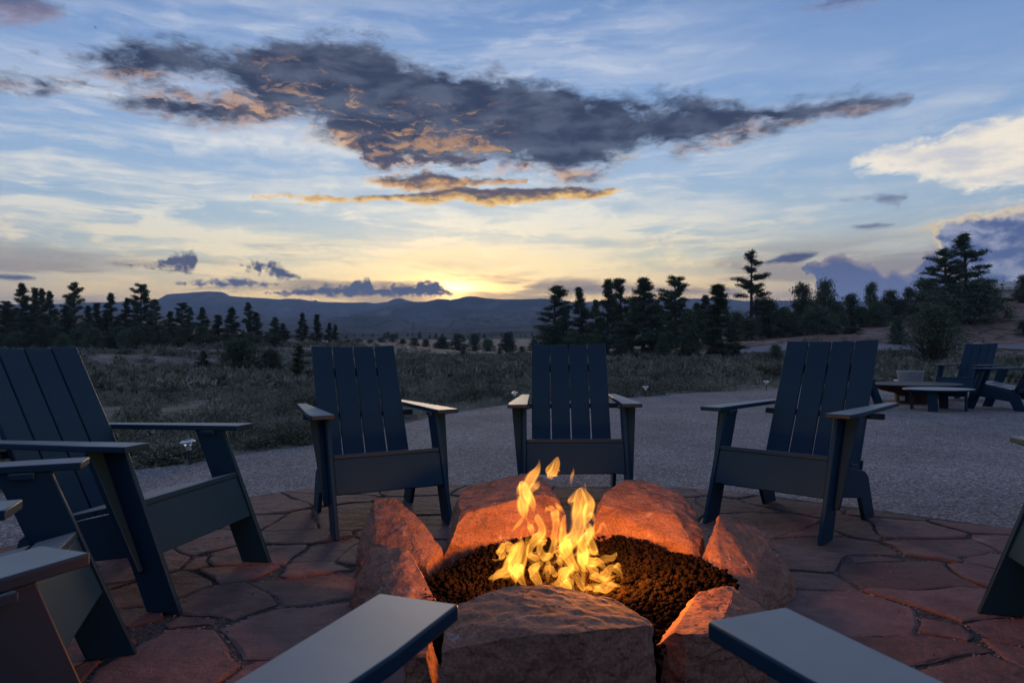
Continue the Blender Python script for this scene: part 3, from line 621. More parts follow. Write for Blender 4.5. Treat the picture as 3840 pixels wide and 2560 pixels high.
for i, s in enumerate(keep):
    poly = [(PC[0]+prad(a)*math.cos(a), PC[1]+prad(a)*math.sin(a)) for a in np.linspace(0, 2*math.pi, 60, endpoint=False)]
    for j, q in enumerate(keep):
        if i == j: continue
        dx, dy = q[0]-s[0], q[1]-s[1]; l = math.hypot(dx, dy)
        if l > 1.8: continue
        nx, ny = dx/l, dy/l; gap = .003+.012*(((i+j)*7919+i*j*31) % 97)/97
        poly = clip(poly, nx, ny, (s[0]+q[0])/2*nx+(s[1]+q[1])/2*ny+max(-.3*l, min(.3*l, (pw[i]-pw[j])/(2*l)))-gap*.5)
        if len(poly) < 3: break
    if len(poly) < 3: continue
    cx = sum(p[0] for p in poly)/len(poly); cy = sum(p[1] for p in poly)/len(poly)
    if math.hypot(cx-FC.x, cy-FC.y) < .45: continue
    area = abs(sum(poly[k][0]*poly[(k+1) % len(poly)][1]-poly[(k+1) % len(poly)][0]*poly[k][1] for k in range(len(poly))))/2
    if area < .008: continue
    out = []
    for k in range(len(poly)):
        p, q = poly[k], poly[(k+1) % len(poly)]; l = math.hypot(q[0]-p[0], q[1]-p[1]); m_ = max(1, int(l/.045))
        for t in range(m_):
            x, y = p[0]+(q[0]-p[0])*t/m_, p[1]+(q[1]-p[1])*t/m_
            w1, w2 = float(fbm([x*5+i], [y*5], oct=4, seed=8)[0]), float(fbm([x*5-i], [y*5+9], oct=4, seed=9)[0])
            b1, b2 = float(fbm([x*2.6], [y*2.6], oct=2, seed=18)[0]), float(fbm([x*2.6+7], [y*2.6], oct=2, seed=19)[0])
            x2, y2 = x+w1*.010+b1*.05, y+w2*.010+b2*.05
            dd = math.hypot(x2-cx, y2-cy); x2 -= (x2-cx)/dd*.004; y2 -= (y2-cy)/dd*.004
            out.append((x2, y2))
            if random.random() < .5: joint_pts.append((x2+(x-cx)/dd*.012, y2+(y-cy)/dd*.012))
    bm = bmesh.new(); tz = random.uniform(-.004, .005); sxl, syl = random.uniform(-.006, .006), random.uniform(-.006, .006)
    def zt(x, y): return tz+sxl*(x-cx)+syl*(y-cy)
    top = [bm.verts.new((x-cx, y-cy, zt(x, y)-.005*random.random())) for x, y in out]
    ins = [bm.verts.new(((x-cx)*(1-.012/max(.08, math.hypot(x-cx, y-cy))), (y-cy)*(1-.012/max(.08, math.hypot(x-cx, y-cy))), zt(x, y)+.001)) for x, y in out]
    bot = [bm.verts.new((x-cx, y-cy, -.045)) for x, y in out]; kk = len(out)
    try: bm.faces.new(ins)
    except ValueError: pass
    for k in range(kk):
        bm.faces.new((top[k], top[(k+1) % kk], ins[(k+1) % kk], ins[k])); bm.faces.new((bot[k], bot[(k+1) % kk], top[(k+1) % kk], top[k]))
    bmesh.ops.recalc_face_normals(bm, faces=bm.faces)
    o = obj('flagstone', bm, patio, M_FLAG); o.location = (cx, cy, 0); n_flag += 1
    o.rotation_euler = (0, 0, 0)

# pebbles in the joints
def ico(sub=1):
    b = bmesh.new(); bmesh.ops.create_icosphere(b, subdivisions=sub, radius=1); v = np.array([p.co[:] for p in b.verts]); b.faces.ensure_lookup_table(); t = np.array([[q.index for q in f.verts] for f in b.faces]); b.free(); return v, t
I0, T0 = ico(1); I1, T1 = ico(2)
def pebbles(pts, sizes, base=(I0, T0), squash=.7, rough=.3):
    n = len(pts); bv, bt = base; k = len(bv)
    V = bv[None]*(1+rough*(rng.random((n, k, 1))-.5)*2); V = V*np.asarray(sizes)[:, None, None]*np.stack([np.ones(n), .7+.5*rng.random(n), squash*np.ones(n)], -1)[:, None, :]
    a = rng.random(n)*6.283; c, s = np.cos(a)[:, None], np.sin(a)[:, None]
    X = V[:, :, 0]*c-V[:, :, 1]*s; Y = V[:, :, 0]*s+V[:, :, 1]*c
    V = np.stack([X, Y, V[:, :, 2]], -1)+np.asarray(pts)[:, None, :]
    T = bt[None]+(np.arange(n)*k)[:, None, None]
    return V.reshape(-1, 3), T.reshape(-1, 3)
jp = np.array(joint_pts); jp = jp[(jp[:, 1] > .9)]
jp = np.concatenate([jp, jp+rng.normal(0, .012, jp.shape)]); zz = np.full((len(jp), 1), -.006)
extra = np.stack([rng.uniform(-2.2, 2.3, 260), rng.uniform(1.2, 4.6, 260), np.full(260, .005)], -1)
extra = extra[(np.hypot(extra[:, 0]-PC[0], extra[:, 1]-PC[1]) < 2.6) & (np.hypot(extra[:, 0]-FC.x, extra[:, 1]-FC.y) > 1.05)]
V, T = pebbles(np.concatenate([np.hstack([jp, zz]), extra]), np.concatenate([rng.uniform(.003, .008, len(jp)), rng.uniform(.002, .006, len(extra))]))
stuff(obj('joint_gravel', trimesh('joint_gravel', V, T), None, M_PEB))

# ================================================================== fire pit
def R5(x, y): return (1200+.8078*x, 1660+.8078*y)
def rock(name, pts, label, seed, sub=5):
    P = [at(*R5(x, y), d) for x, y, d in pts]
    c = sum(P, Vector())/len(P)
    low = [Vector((c.x+(p.x-c.x)*1.05, c.y+(p.y-c.y)*1.05, -.04)) for p in P]
    bm = bmesh.new()
    for p in P+low: bm.verts.new(p)
    h = bmesh.ops.convex_hull(bm, input=bm.verts)
    bmesh.ops.delete(bm, geom=[v for v in bm.verts if not v.link_faces], context='VERTS')
    rn = random.Random(seed*17)
    for _ in range(9):                      # knock off corners: fresh fracture faces
        nv = Vector((rn.gauss(0, 1), rn.gauss(0, 1), abs(rn.gauss(0, .8)))).normalized()
        sup = max(v.co.dot(nv) for v in bm.verts)-rn.uniform(.005, .026)
        r_ = bmesh.ops.bisect_plane(bm, geom=bm.verts[:]+bm.edges[:]+bm.faces[:], plane_co=nv*sup, plane_no=nv, clear_outer=True)
        ed = [e for e in r_['geom_cut'] if isinstance(e, bmesh.types.BMEdge)]
        if ed: bmesh.ops.contextual_create(bm, geom=ed)
    bmesh.ops.triangulate(bm, faces=bm.faces)
    for _ in range(3):
        le = [e for e in bm.edges if e.calc_length() > .05]
        if le: bmesh.ops.subdivide_edges(bm, edges=le, cuts=1, use_grid_fill=True)
        bmesh.ops.triangulate(bm, faces=bm.faces)
    for _ in range(3):
        le = [e for e in bm.edges if e.calc_length() > .0125]
        bmesh.ops.subdivide_edges(bm, edges=le, cuts=1); bmesh.ops.triangulate(bm, faces=bm.faces)
    bm.normal_update()
    co = np.array([v.co[:] for v in bm.verts]); no = np.array([v.normal[:] for v in bm.verts])
    s = seed*13.7
    d = fbm(co[:, 0]*7+s, co[:, 1]*7, co[:, 2]*7, oct=3, seed=seed)*.0012
    cell = fbm(co[:, 0]*4+s, co[:, 1]*4+3, co[:, 2]*9, oct=2, seed=seed+5); d -= .005*np.clip((cell-.3)*25, 0, 1)
    st = np.abs(((co[:, 2]*22+co[:, 0]*6*math.sin(seed)+fbm(co[:, 0]*6, co[:, 1]*6, co[:, 2]*6, oct=3, seed=seed+2)*1.2) % 1)-.5); d += (st-.25)*.004*np.clip(1-np.abs(no[:, 2])*1.3, 0, 1)
    d += fbm(co[:, 0]*30+s, co[:, 1]*30, co[:, 2]*40, oct=4, seed=seed+7)*.0028
    bx_ = Vector((math.sin(seed*2.1), math.cos(seed*1.3), .6)).normalized()        # bedding direction
    t_ = co @ np.array(bx_); q = fbm(co[:, 0]*5+s, co[:, 1]*5, co[:, 2]*5, oct=3, seed=seed+21)+t_*5
    stp = np.floor(q*2.2)/2.2; d += (stp-q)*.008*np.clip(1.1-np.abs(no[:, 2]), 0, 1)                                     # sharp broken ledges along the bedding
    ck = np.abs(fbm(co[:, 0]*6+s, co[:, 1]*6, co[:, 2]*6, oct=3, seed=seed+31)); d -= np.clip(.014-ck, 0, 1)*.3   # cracks
    co += no*d[:, None]
    co -= np.array([c.x, c.y, 0])
    for v, p in zip(bm.verts, co): v.co = p
    o = obj(name, smooth_bm(bm), None, M_ROCK); o.location = (c.x, c.y, 0)
    try: o.data.set_sharp_from_angle(angle=R(13))
    except Exception: pass
    return tag(o, label, 'boulder', 'sandstone boulders ringing the fire pit')
rock('sandstone_boulder', [(575, 470, 2.84), (850, 448, 2.9), (1150, 425, 2.95), (585, 345, 2.9), (900, 268, 3.0), (1010, 275, 3.02), (1090, 225, 3.1), (1145, 335, 3.05), (640, 215, 3.2), (940, 140, 3.35), (1030, 152, 3.35)], 'long flat-topped red boulder with a straight glowing face, behind the flames', 1)
rock('sandstone_boulder', [(1265, 425, 2.97), (1500, 445, 2.9), (1755, 500, 2.74), (1275, 300, 3.0), (1290, 235, 3.1), (1420, 172, 3.2), (1490, 163, 3.25), (1500, 255, 3.05), (1630, 205, 3.15), (1650, 330, 2.9), (1720, 262, 3.08), (1785, 430, 2.85)], 'broad peaked red boulder glowing orange with a rough purple crest, behind the flames', 2)
rock('sandstone_boulder', [(1738, 620, 2.52), (1870, 662, 2.42), (1770, 470, 2.68), (1795, 440, 2.72), (1838, 332, 2.86), (1890, 326, 2.92), (2000, 380, 2.88), (2095, 430, 2.84), (2150, 500, 2.78), (2200, 590, 2.7), (2212, 720, 2.56), (2080, 772, 2.36), (2020, 610, 2.5)], 'blocky boulder with a shaded grey outer face and an orange-lit inner edge', 3)
rock('sandstone_boulder', [(1545, 960, 1.86), (1640, 772, 2.02), (1720, 690, 2.16), (1930, 656, 2.3), (2000, 700, 2.26), (2085, 775, 2.16), (1650, 900, 1.78), (1850, 880, 1.8), (2060, 960, 1.85)], 'dark blackened boulder with a mottled white top, between the front boulder and the blocky one', 4)
rock('sandstone_boulder', [(600, 740, 1.74), (740, 665, 1.82), (850, 650, 1.86), (1000, 668, 1.87), (1090, 660, 1.88), (1300, 702, 1.86), (1430, 748, 1.8), (1548, 838, 1.68), (560, 950, 1.52), (800, 905, 1.5), (920, 900, 1.49), (1000, 882, 1.5), (1300, 878, 1.51), (1535, 862, 1.58)], 'largest boulder, wide and flat-topped, in front of the flames', 5)
rock('sandstone_boulder', [(200, 462, 2.66), (310, 450, 2.62), (400, 470, 2.57), (470, 542, 2.47), (540, 660, 2.32), (568, 735, 2.22), (140, 690, 2.52), (155, 600, 2.62), (380, 800, 2.14), (220, 780, 2.3)], 'grey-purple pointed slab boulder standing beside the lava rock, its face in shade', 6)
rock('sandstone_boulder', [(172, 560, 2.84), (172, 372, 3.0), (250, 252, 3.06), (330, 238, 3.06), (440, 332, 2.96), (520, 422, 2.86), (568, 490, 2.8), (520, 588, 2.66), (262, 470, 2.84)], 'upright wedge boulder with an orange-lit ridge beside the leg of a chair', 7)
rock('sandstone_boulder', [(385, 960, 1.8), (410, 900, 1.92), (545, 880, 1.9), (552, 960, 1.76), (470, 880, 1.95)], 'low dark boulder tucked against the end of the largest boulder', 8)

pit = empty('lava_rock_bed', (FC.x, FC.y, 0)); tag(pit, 'bed of dark brown lava rock inside the boulder ring', 'lava rock')
n = 11000; rr = .52*np.sqrt(rng.random(n)); aa = rng.random(n)*6.283
px_, py_ = rr*np.cos(aa)*1.0, rr*np.sin(aa)*1.08
V, T = pebbles(np.stack([px_, py_, .105+.03*rng.random(n)+.02*fbm(px_*4, py_*4, oct=2)], -1), rng.uniform(.0035, .0115, n), (I0, T0), .9, .5)
stuff(obj('lava_pieces', trimesh('lava_pieces', V, T), pit, M_LAVA))
v_, f_ = lathe([(.55, -.02), (.55, .085), (.4, .1), (.02, .105)], 40); obj('bed_fill', mesh('bed_fill', v_, f_), pit, M_LAVA)

# flames: closed tongues of glowing gas (even emission inside each, so thin edges fade)
M_FLAME = bpy.data.materials.new('flame_gas'); M_FLAME.use_nodes = True; T_ = M_FLAME.node_tree
for q in list(T_.nodes): T_.nodes.remove(q)
em = T_.nodes.new('ShaderNodeEmission'); em.inputs[0].default_value = (1.0, .375, .045, 1); em.inputs[1].default_value = 60.0
ou = T_.nodes.new('ShaderNodeOutputMaterial'); T_.links.new(em.outputs[0], ou.inputs['Volume'])
M_FLAME2 = M_FLAME.copy(); M_FLAME2.name = 'flame_gas_thin'; [q for q in M_FLAME2.node_tree.nodes if q.type == 'EMISSION'][0].inputs[1].default_value = 17.0
fire = empty('fire', (FC.x, FC.y, .1)); tag(fire, 'leaping yellow gas flames rising from the lava rock', 'fire')
def FP(x, y): return (1780+.37*x, 1680+.37*y)
def catmull(P, n):
    P = [P[0]]+list(P)+[P[-1]]; out = []
    for i in range(1, len(P)-2):
        for t in np.linspace(0, 1, n, endpoint=False):
            a, b, c, d = P[i-1], P[i], P[i+1], P[i+2]
            out.append(.5*((2*b)+(c-a)*t+(2*a-5*b+4*c-d)*t*t+(3*b-a-3*c+d)*t**3))
    out.append(P[-2]); return out
def flame(pts, d, thick=.42, tw=0.0, hollow=0.0, m_=None):
    P = []; S = 1/(F_PX/.37/1)  # metres per crop px at 1 m
    for x, y, w in pts:
        p = at(*FP(x, y), d); P.append(np.array([p.x, p.y, p.z, max(w*1.18, 1.6)*.37*d/F_PX]))
    Q = [q.copy() for q in catmull(P, 6)]; V = []; n = 12; k = len(Q)
    for i in range(1, k-1):                       # keep the tube narrower than its bends
        t0 = Q[i][:3]-Q[i-1][:3]; t1 = Q[i+1][:3]-Q[i][:3]; l0, l1 = np.linalg.norm(t0)+1e-9, np.linalg.norm(t1)+1e-9
        cu_ = np.linalg.norm(t1/l1-t0/l0)/(.5*(l0+l1)); Q[i][3] = min(Q[i][3], .75/max(cu_, 1e-6))
    ws = [q[3] for q in Q]
    for i in range(1, k-1): Q[i][3] = min(ws[max(0, i-1)]+.004, ws[i], ws[min(k-1, i+1)]+.004)
    inner = []
    for i, q in enumerate(Q):
        c = Vector(q[:3]); w = max(q[3], .0006); d_ = Vector(Q[min(i+1, k-1)][:3])-Vector(Q[max(i-1, 0)][:3])
        d_.normalize(); side = d_.cross(Vector((0, 1, 0)));
        if side.length < .05: side = Vector((1, 0, 0))
        side.normalize(); dep = d_.cross(side).normalized()
        ang = tw*(i/k-.5); s2 = side*math.cos(ang)+dep*math.sin(ang); d2 = dep*math.cos(ang)-side*math.sin(ang)
        off = dep*(.02*math.sin(i*.35+d*40))
        for j in range(n):
            a = 2*math.pi*j/n; V.append(c+off+s2*(w*math.cos(a))+d2*(w*thick*math.sin(a)))
            inner.append(c+off+s2*(w*hollow*math.cos(a))+d2*(w*thick*hollow*math.sin(a)))
    Fc = [(i*n+j, i*n+(j+1) % n, (i+1)*n+(j+1) % n, (i+1)*n+j) for i in range(k-1) for j in range(n)]
    Fc.append(tuple(range(n))[::-1]); Fc.append(tuple((k-1)*n+j for j in range(n)))
    bm = bmesh.new(); vs_ = [bm.verts.new(p) for p in V]
    for f_ in Fc: bm.faces.new([vs_[q] for q in f_])
    bmesh.ops.recalc_face_normals(bm, faces=bm.faces)
    if hollow:
        vi = [bm.verts.new(p) for p in inner]; nf = []
        for i in range(2, k-3):
            for j in range(n): nf.append(bm.faces.new((vi[i*n+j], vi[i*n+(j+1) % n], vi[(i+1)*n+(j+1) % n], vi[(i+1)*n+j])))
        nf.append(bm.faces.new([vi[2*n+j] for j in range(n)][::-1])); nf.append(bm.faces.new([vi[(k-3)*n+j] for j in range(n)]))
        bmesh.ops.recalc_face_normals(bm, faces=nf); bmesh.ops.reverse_faces(bm, faces=nf)
        bmesh.ops.delete(bm, geom=[v for v in bm.verts if not v.link_faces], context='VERTS')
    m = bpy.data.meshes.new('flame'); smooth_bm(bm).to_mesh(m); bm.free()
    o = obj('flame', m, fire, m_ or M_FLAME); o.matrix_parent_inverse = Matrix.Translation(-fire.location)
    return o
TONGUES = [
 ([(180, 1360, 6), (240, 1290, 34), (330, 1230, 50), (390, 1120, 55), (420, 1020, 40), (460, 940, 24), (470, 880, 4)], 2.28),
 ([(545, 1420, 4), (470, 1340, 34), (430, 1240, 62), (400, 1150, 66), (430, 1060, 50), (480, 960, 20), (460, 885, 3)], 2.24),
 ([(420, 1380, 10), (410, 1290, 40), (450, 1200, 44), (500, 1120, 30), (520, 1000, 22), (530, 900, 14), (540, 850, 3)], 2.30),
 ([(300, 1130, 6), (270, 1080, 50), (300, 1020, 62), (380, 1010, 30), (430, 1030, 6)], 2.33),
 ([(240, 1060, 4), (270, 1010, 30), (300, 960, 14), (310, 945, 2)], 2.34),
 ([(690, 1390, 5), (640, 1340, 38), (590, 1270, 44), (620, 1180, 34), (690, 1150, 14), (710, 1140, 2)], 2.22),
 ([(560, 1300, 5), (600, 1220, 20), (650, 1160, 30), (560, 1080, 26), (560, 1000, 30), (620, 940, 44), (670, 870, 40), (680, 790, 32), (640, 720, 28), (640, 660, 3)], 2.36),
 ([(590, 920, 4), (580, 850, 22), (560, 780, 26), (530, 720, 8), (500, 660, 40), (490, 560, 52), (510, 470, 58), (490, 390, 44), (465, 330, 12)], 2.42),
 ([(600, 640, 3), (590, 580, 30), (550, 500, 42), (520, 400, 40), (570, 320, 46), (620, 240, 34), (650, 160, 14), (655, 118, 2)], 2.40),
 ([(430, 500, 3), (440, 430, 18), (470, 370, 24), (490, 320, 8)], 2.43),
 ([(580, 470, 4), (600, 400, 34), (640, 350, 20), (660, 330, 3)], 2.44),
 ([(385, 880, 2), (420, 790, 16), (470, 720, 20), (510, 670, 5)], 2.46),
 ([(800, 1110, 10), (740, 1100, 40), (680, 1060, 34), (660, 1000, 26), (700, 940, 34), (690, 880, 8)], 2.30),
 ([(700, 1110, 10), (780, 1050, 28), (810, 970, 26), (800, 880, 26), (820, 780, 30), (820, 690, 36), (800, 620, 40), (750, 610, 30), (720, 660, 4)], 2.38),
 ([(740, 1330, 3), (740, 1250, 26), (750, 1180, 22), (745, 1120, 4)], 2.22),
 ([(820, 1300, 4), (800, 1240, 40), (740, 1230, 26), (690, 1290, 4)], 2.20),
 ([(980, 1450, 6), (930, 1380, 46), (870, 1330, 50), (930, 1250, 44), (970, 1180, 26), (950, 1110, 10)], 2.18),
 ([(770, 1375, 4), (850, 1340, 34), (920, 1280, 40), (970, 1230, 10)], 2.19),
 ([(1080, 1280, 4), (1030, 1220, 26), (970, 1130, 44), (930, 1050, 56), (920, 970, 62), (890, 900, 40), (900, 800, 24), (910, 690, 12), (915, 660, 2)], 2.30),
 ([(860, 1150, 4), (880, 1080, 30), (930, 1010, 60), (990, 930, 66), (1030, 850, 60), (1060, 760, 60), (1060, 660, 62), (1060, 560, 62), (1070, 470, 50), (1080, 405, 6)], 2.34),
 ([(1100, 760, 8), (1140, 680, 44), (1170, 600, 44), (1160, 520, 36), (1110, 440, 22), (1090, 400, 3)], 2.38),
 ([(980, 590, 3), (970, 540, 24), (990, 490, 26), (1005, 455, 3)], 2.45),
 ([(1130, 460, 3), (1128, 410, 10), (1122, 350, 2)], 2.40),
 ([(1220, 770, 3), (1200, 700, 24), (1150, 660, 20), (1120, 700, 5)], 2.42),
 ([(1150, 1270, 5), (1110, 1180, 40), (1090, 1080, 52), (1100, 980, 50), (1150, 900, 44), (1160, 820, 40), (1130, 760, 26), (1140, 740, 4)], 2.28),
 ([(1260, 1080, 12), (1220, 1060, 30), (1190, 980, 34), (1160, 890, 30), (1180, 810, 18), (1215, 770, 4)], 2.30),
 ([(1215, 880, 3), (1250, 820, 16), (1290, 770, 18), (1330, 810, 12), (1358, 862, 2)], 2.34),
 ([(1230, 910, 3), (1205, 870, 14), (1215, 800, 12), (1220, 770, 2)], 2.36),
 ([(1350, 1240, 5), (1280, 1180, 30), (1210, 1160, 44), (1140, 1120, 40), (1060, 1080, 20), (1010, 1100, 3)], 2.24),
 ([(1260, 1140, 4), (1340, 1110, 26), (1400, 1090, 24), (1450, 1080, 14)], 2.30),
 ([(1210, 1160, 5), (1280, 1160, 18), (1340, 1130, 14), (1350, 1150, 3)], 2.28),
 ([(1490, 1300, 3), (1460, 1250, 26), (1390, 1230, 30), (1320, 1270, 46), (1250, 1290, 46), (1180, 1220, 30), (1140, 1180, 4)], 2.22),
 ([(1480, 1260, 3), (1460, 1210, 26), (1420, 1180, 20), (1395, 1160, 3)], 2.26),
 ([(1420, 1330, 4), (1330, 1330, 28), (1240, 1320, 38), (1180, 1290, 22), (1150, 1250, 4)], 2.20),
 ([(1320, 1480, 6), (1250, 1430, 30), (1190, 1390, 34), (1150, 1440, 26), (1140, 1480, 6)], 2.14),
 ([(1160, 1400, 4), (1250, 1390, 28), (1340, 1420, 34), (1410, 1400, 30), (1440, 1375, 6)], 2.16),
 ([(1110, 1465, 4), (1090, 1400, 24), (1050, 1330, 30), (1040, 1280, 12), (1045, 1250, 3)], 2.17),
 ([(1110, 1380, 4), (1095, 1300, 20), (1110, 1220, 22), (1130, 1160, 8)], 2.2),
 ([(1000, 1380, 3), (990, 1310, 16), (1000, 1230, 20), (1010, 1150, 6)], 2.2),
 ([(780, 320, 8), (775, 280, 44), (800, 220, 36), (830, 150, 32), (845, 95, 8)], 2.44),
 ([(740, 300, 3), (750, 220, 26), (780, 150, 14), (800, 130, 3)], 2.45),
 ([(975, 385, 2), (985, 320, 14), (993, 250, 14), (998, 185, 2)], 2.42),
 ([(870, 255, 2), (858, 230, 8), (846, 205, 2)], 2.44),
 ([(920, 670, 3), (870, 620, 22), (830, 560, 18), (815, 530, 3)], 2.44),
 ([(170, 1145, 2), (200, 1120, 10), (250, 1110, 8), (262, 1108, 2)], 2.32),
 ([(860, 1240, 3), (880, 1200, 24), (830, 1130, 20), (790, 1150, 8), (775, 1165, 3)], 2.26),
 ([(1270, 1080, 4), (1180, 1070, 26), (1120, 1030, 30), (1080, 960, 20), (1090, 900, 4)], 2.27),
]
base_t = [t for t in TONGUES if t[0][0][1] > 1050 and max(q[2] for q in t[0]) > 26]
for i, (p, d) in enumerate(base_t[::2]):                # a second row of lower tongues behind and between
    jx, sc_ = random.uniform(-70, 70), random.uniform(.55, .95); y0 = p[0][1]
    TONGUES.append(([(x+jx+random.uniform(-12, 12), y0-20+(y-y0)*sc_, w*random.uniform(.4, .7)) for x, y, w in p], d+random.uniform(.03, .10)))
for i, (p, d) in enumerate(TONGUES):
    if max(q[2] for q in p) > 24: flame([(x, y, w*1.22) for x, y, w in p], d+.012, .5, 0, 0, M_FLAME2)
    flame(p, d, .4+.25*random.random(), random.uniform(-.8, .8), random.uniform(.6, .78) if max(q[2] for q in p) > 24 else 0.0)
# bright inner streaks of the larger tongues
for i, (p, d) in enumerate(TONGUES):
    if max(q[2] for q in p) > 26:
        for kx in (-.35, .4): flame([(x+(kx+random.uniform(-.45, .45))*w, y, w*random.uniform(.05, .17)) for x, y, w in p], d-.01*kx, 1.0, 0)
for nm, dx, dy, z, e, rad in (('flame_light', 0.02, -.05, .20, 40, .07), ('flame_light', .13, -.06, .15, 8, .05), ('flame_light', -.16, -.06, .15, 9, .05)):
    ld = bpy.data.lights.new(nm, 'POINT'); ld.energy = e; ld.color = (1.0, .31, .03); ld.shadow_soft_size = rad
    lo_ = bpy.data.objects.new(nm, ld); COL.objects.link(lo_); lo_.parent = fire; lo_.location = (dx, dy, z)

# ================================================================== chairs
TH = .022
def leg_y(z): return .27+(.578-z)*.389
def make_chair():
    root = empty('adirondack_chair')
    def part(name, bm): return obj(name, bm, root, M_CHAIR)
    for s in (-1, 1):
        a = [(s*.275, .351), (s*.394, .351), (s*.394, .194), (s*.336, -.56), (s*.278, -.56)]
        part('armrest', slab([(x, y, .6-TH) for x, y in a], (0, 0, 1), TH, .004))
        part('front_leg', slab([(s*.286, leg_y(.577), .577), (s*.286, leg_y(0), 0), (s*.286, leg_y(0)-.135, 0), (s*.286, leg_y(.577)-.14, .577)], (s, 0, 0), TH, .004))
        g0, g1 = leg_y(.577)-.085, leg_y(.145)-.085
        part('leg_gusset', slab([(s*.3085, g0, .577), (s*.376, g0, .577), (s*.372, leg_y(.53)-.085, .53), (s*.335, g1, .15), (s*.3085, g1, .145)], (0, -.93, -.36), TH, .003))
        part('side_rail', slab([(s*.263, leg_y(.37)-.03, .366), (s*.263, -.09, .272), (s*.263, -.15, .262), (s*.263, -.205, .225), (s*.263, -.286, 0), (s*.263, -.145, 0), (s*.263, -.085, .128), (s*.263, leg_y(.205)-.03, .2)], (s, 0, 0), TH, .003))
        part('arm_cleat', slab([(s*.268, leg_y(.56)-.045, .560), (s*.2845, leg_y(.56)-.045, .560), (s*.2845, leg_y(.56)-.11, .560), (s*.268, leg_y(.56)-.11, .560)], (0, 0, 1), .0165, .002))
    # front panel (parallel to the legs' front edge)
    part('front_panel', slab([(-.2845, leg_y(.373)-.010, .372), (.2845, leg_y(.373)-.010, .372), (.2845, leg_y(.204)-.010, .204), (-.2845, leg_y(.204)-.010, .204)], (0, -.93, -.36), TH, .003))
    # seat boards
    y0, z0 = .342, .373; sl = (.373-.276)/(.342+.09)
    w = [.105, .105, .105, .105]; y = y0
    for k, wd in enumerate(w):
        za, zb = z0-(y0-y)*sl, z0-(y0-(y-wd))*sl; hw = .2845 if k == 0 else .272
        yb = y-wd
        part('seat_slat', slab([(-hw, y, za), (hw, y, za), (hw, yb, zb), (-hw, yb, zb)], (0, -.22, .975), TH, .004)); y = yb-.007
    # back boards, gently dished
    top, bot = Vector((0, -.462, .96)), Vector((0, -.118, .262)); ux = Vector((0, top.y-bot.y, top.z-bot.z)).normalized(); nb = Vector((0, -ux.z, ux.y))
    bw, gp = .1235, .008
    dish = [0.0, .016, .020, .016, 0.0]
    edges = [(-.259, -.259+bw), (-.1275, -.1275+bw), (.004, .004+bw), (.1355, .259)]
    def dz(x): return .018*(1-(x/.259)**2)
    for x0, x1 in edges:
        o0, o1 = nb*dz(x0), nb*dz(x1)
        P = [top+Vector((x0, 0, 0))+o0, top+Vector((x1, 0, 0))+o1, bot+Vector((x1, 0, 0))+o1, bot+Vector((x0, 0, 0))+o0]
        nn = (P[1]-P[0]).cross(P[3]-P[0]).normalized()
        if nn.y > 0: nn = -nn
        part('back_slat', slab(P, nn, TH, .004))
    for zz, hw, hh, dd in ((.84, .21, .055, .048), (.575, .335, .03, .048), (.33, .26, .06, .048)):
        t = (zz-bot.z)/(top.z-bot.z); c = bot.lerp(top, t)+nb*dd
        part('back_brace', slab([c+Vector((-hw, 0, 0)), c+Vector((hw, 0, 0)), c+Vector((hw, 0, 0))-ux*hh, c+Vector((-hw, 0, 0))-ux*hh], nb, .02, .003))
    return root
proto = make_chair()
GR1 = 'navy chairs ringing the sandstone fire pit'; GR2 = 'navy chairs around the rusty steel fire bowl'
CH = [('c1', -1.613, 2.857, 258.846, 'navy slatted chair seen side-on beside the small path light in the scrub', GR1),
      ('c2', -.805, 3.963, 205.307, 'navy slatted chair behind the upright wedge boulder, its back against the scrub', GR1),
      ('c3', .378, 4.406, 177.598, 'navy slatted chair facing straight over the flames between two path lights', GR1),
      ('c4', 1.558, 3.775, 134.527, 'navy slatted chair behind the blocky boulder, in front of the rusty steel bowl', GR1),
      ('c0', -1.528, 1.695, 290.359, 'navy chair showing its broad front panel and black inner leg, between two other navy chairs', GR1),
      ('cF', -.567, .708, 338.32, 'navy chair whose flat pale-lit armrest points at the largest boulder, low dark boulder beyond', GR1),
      ('cG', .721, .639, 21.01, 'navy chair of which one pale-lit armrest shows, before the dark blackened boulder', GR1),
      ('c5', 1.998, 1.983, 75.556, 'navy chair mostly cut off, a slanted dark leg on the flagstones', GR1),
      ('b1', 7.743, 11.804, 117.294, 'navy chair facing the rusty steel bowl, its slatted back before the hill', GR2),
      ('b2', 7.192, 9.988, 33.622, 'navy chair seen from behind beside the round table, seat boards showing', GR2),
      ('b3', 5.13, 10.75, 268, 'navy chair hidden behind a nearer chair, one dark slanted leg beside the rusty bowl', GR2)]
for i, (n_, x, y, a, lab, gr) in enumerate(CH):
    o = proto if i == 0 else copy_tree(proto)
    z = .004 if gr == GR1 else -.012
    o.location = (x, y, z); o.rotation_euler = (0, 0, R(a)); tag(o, lab, 'chair', gr)

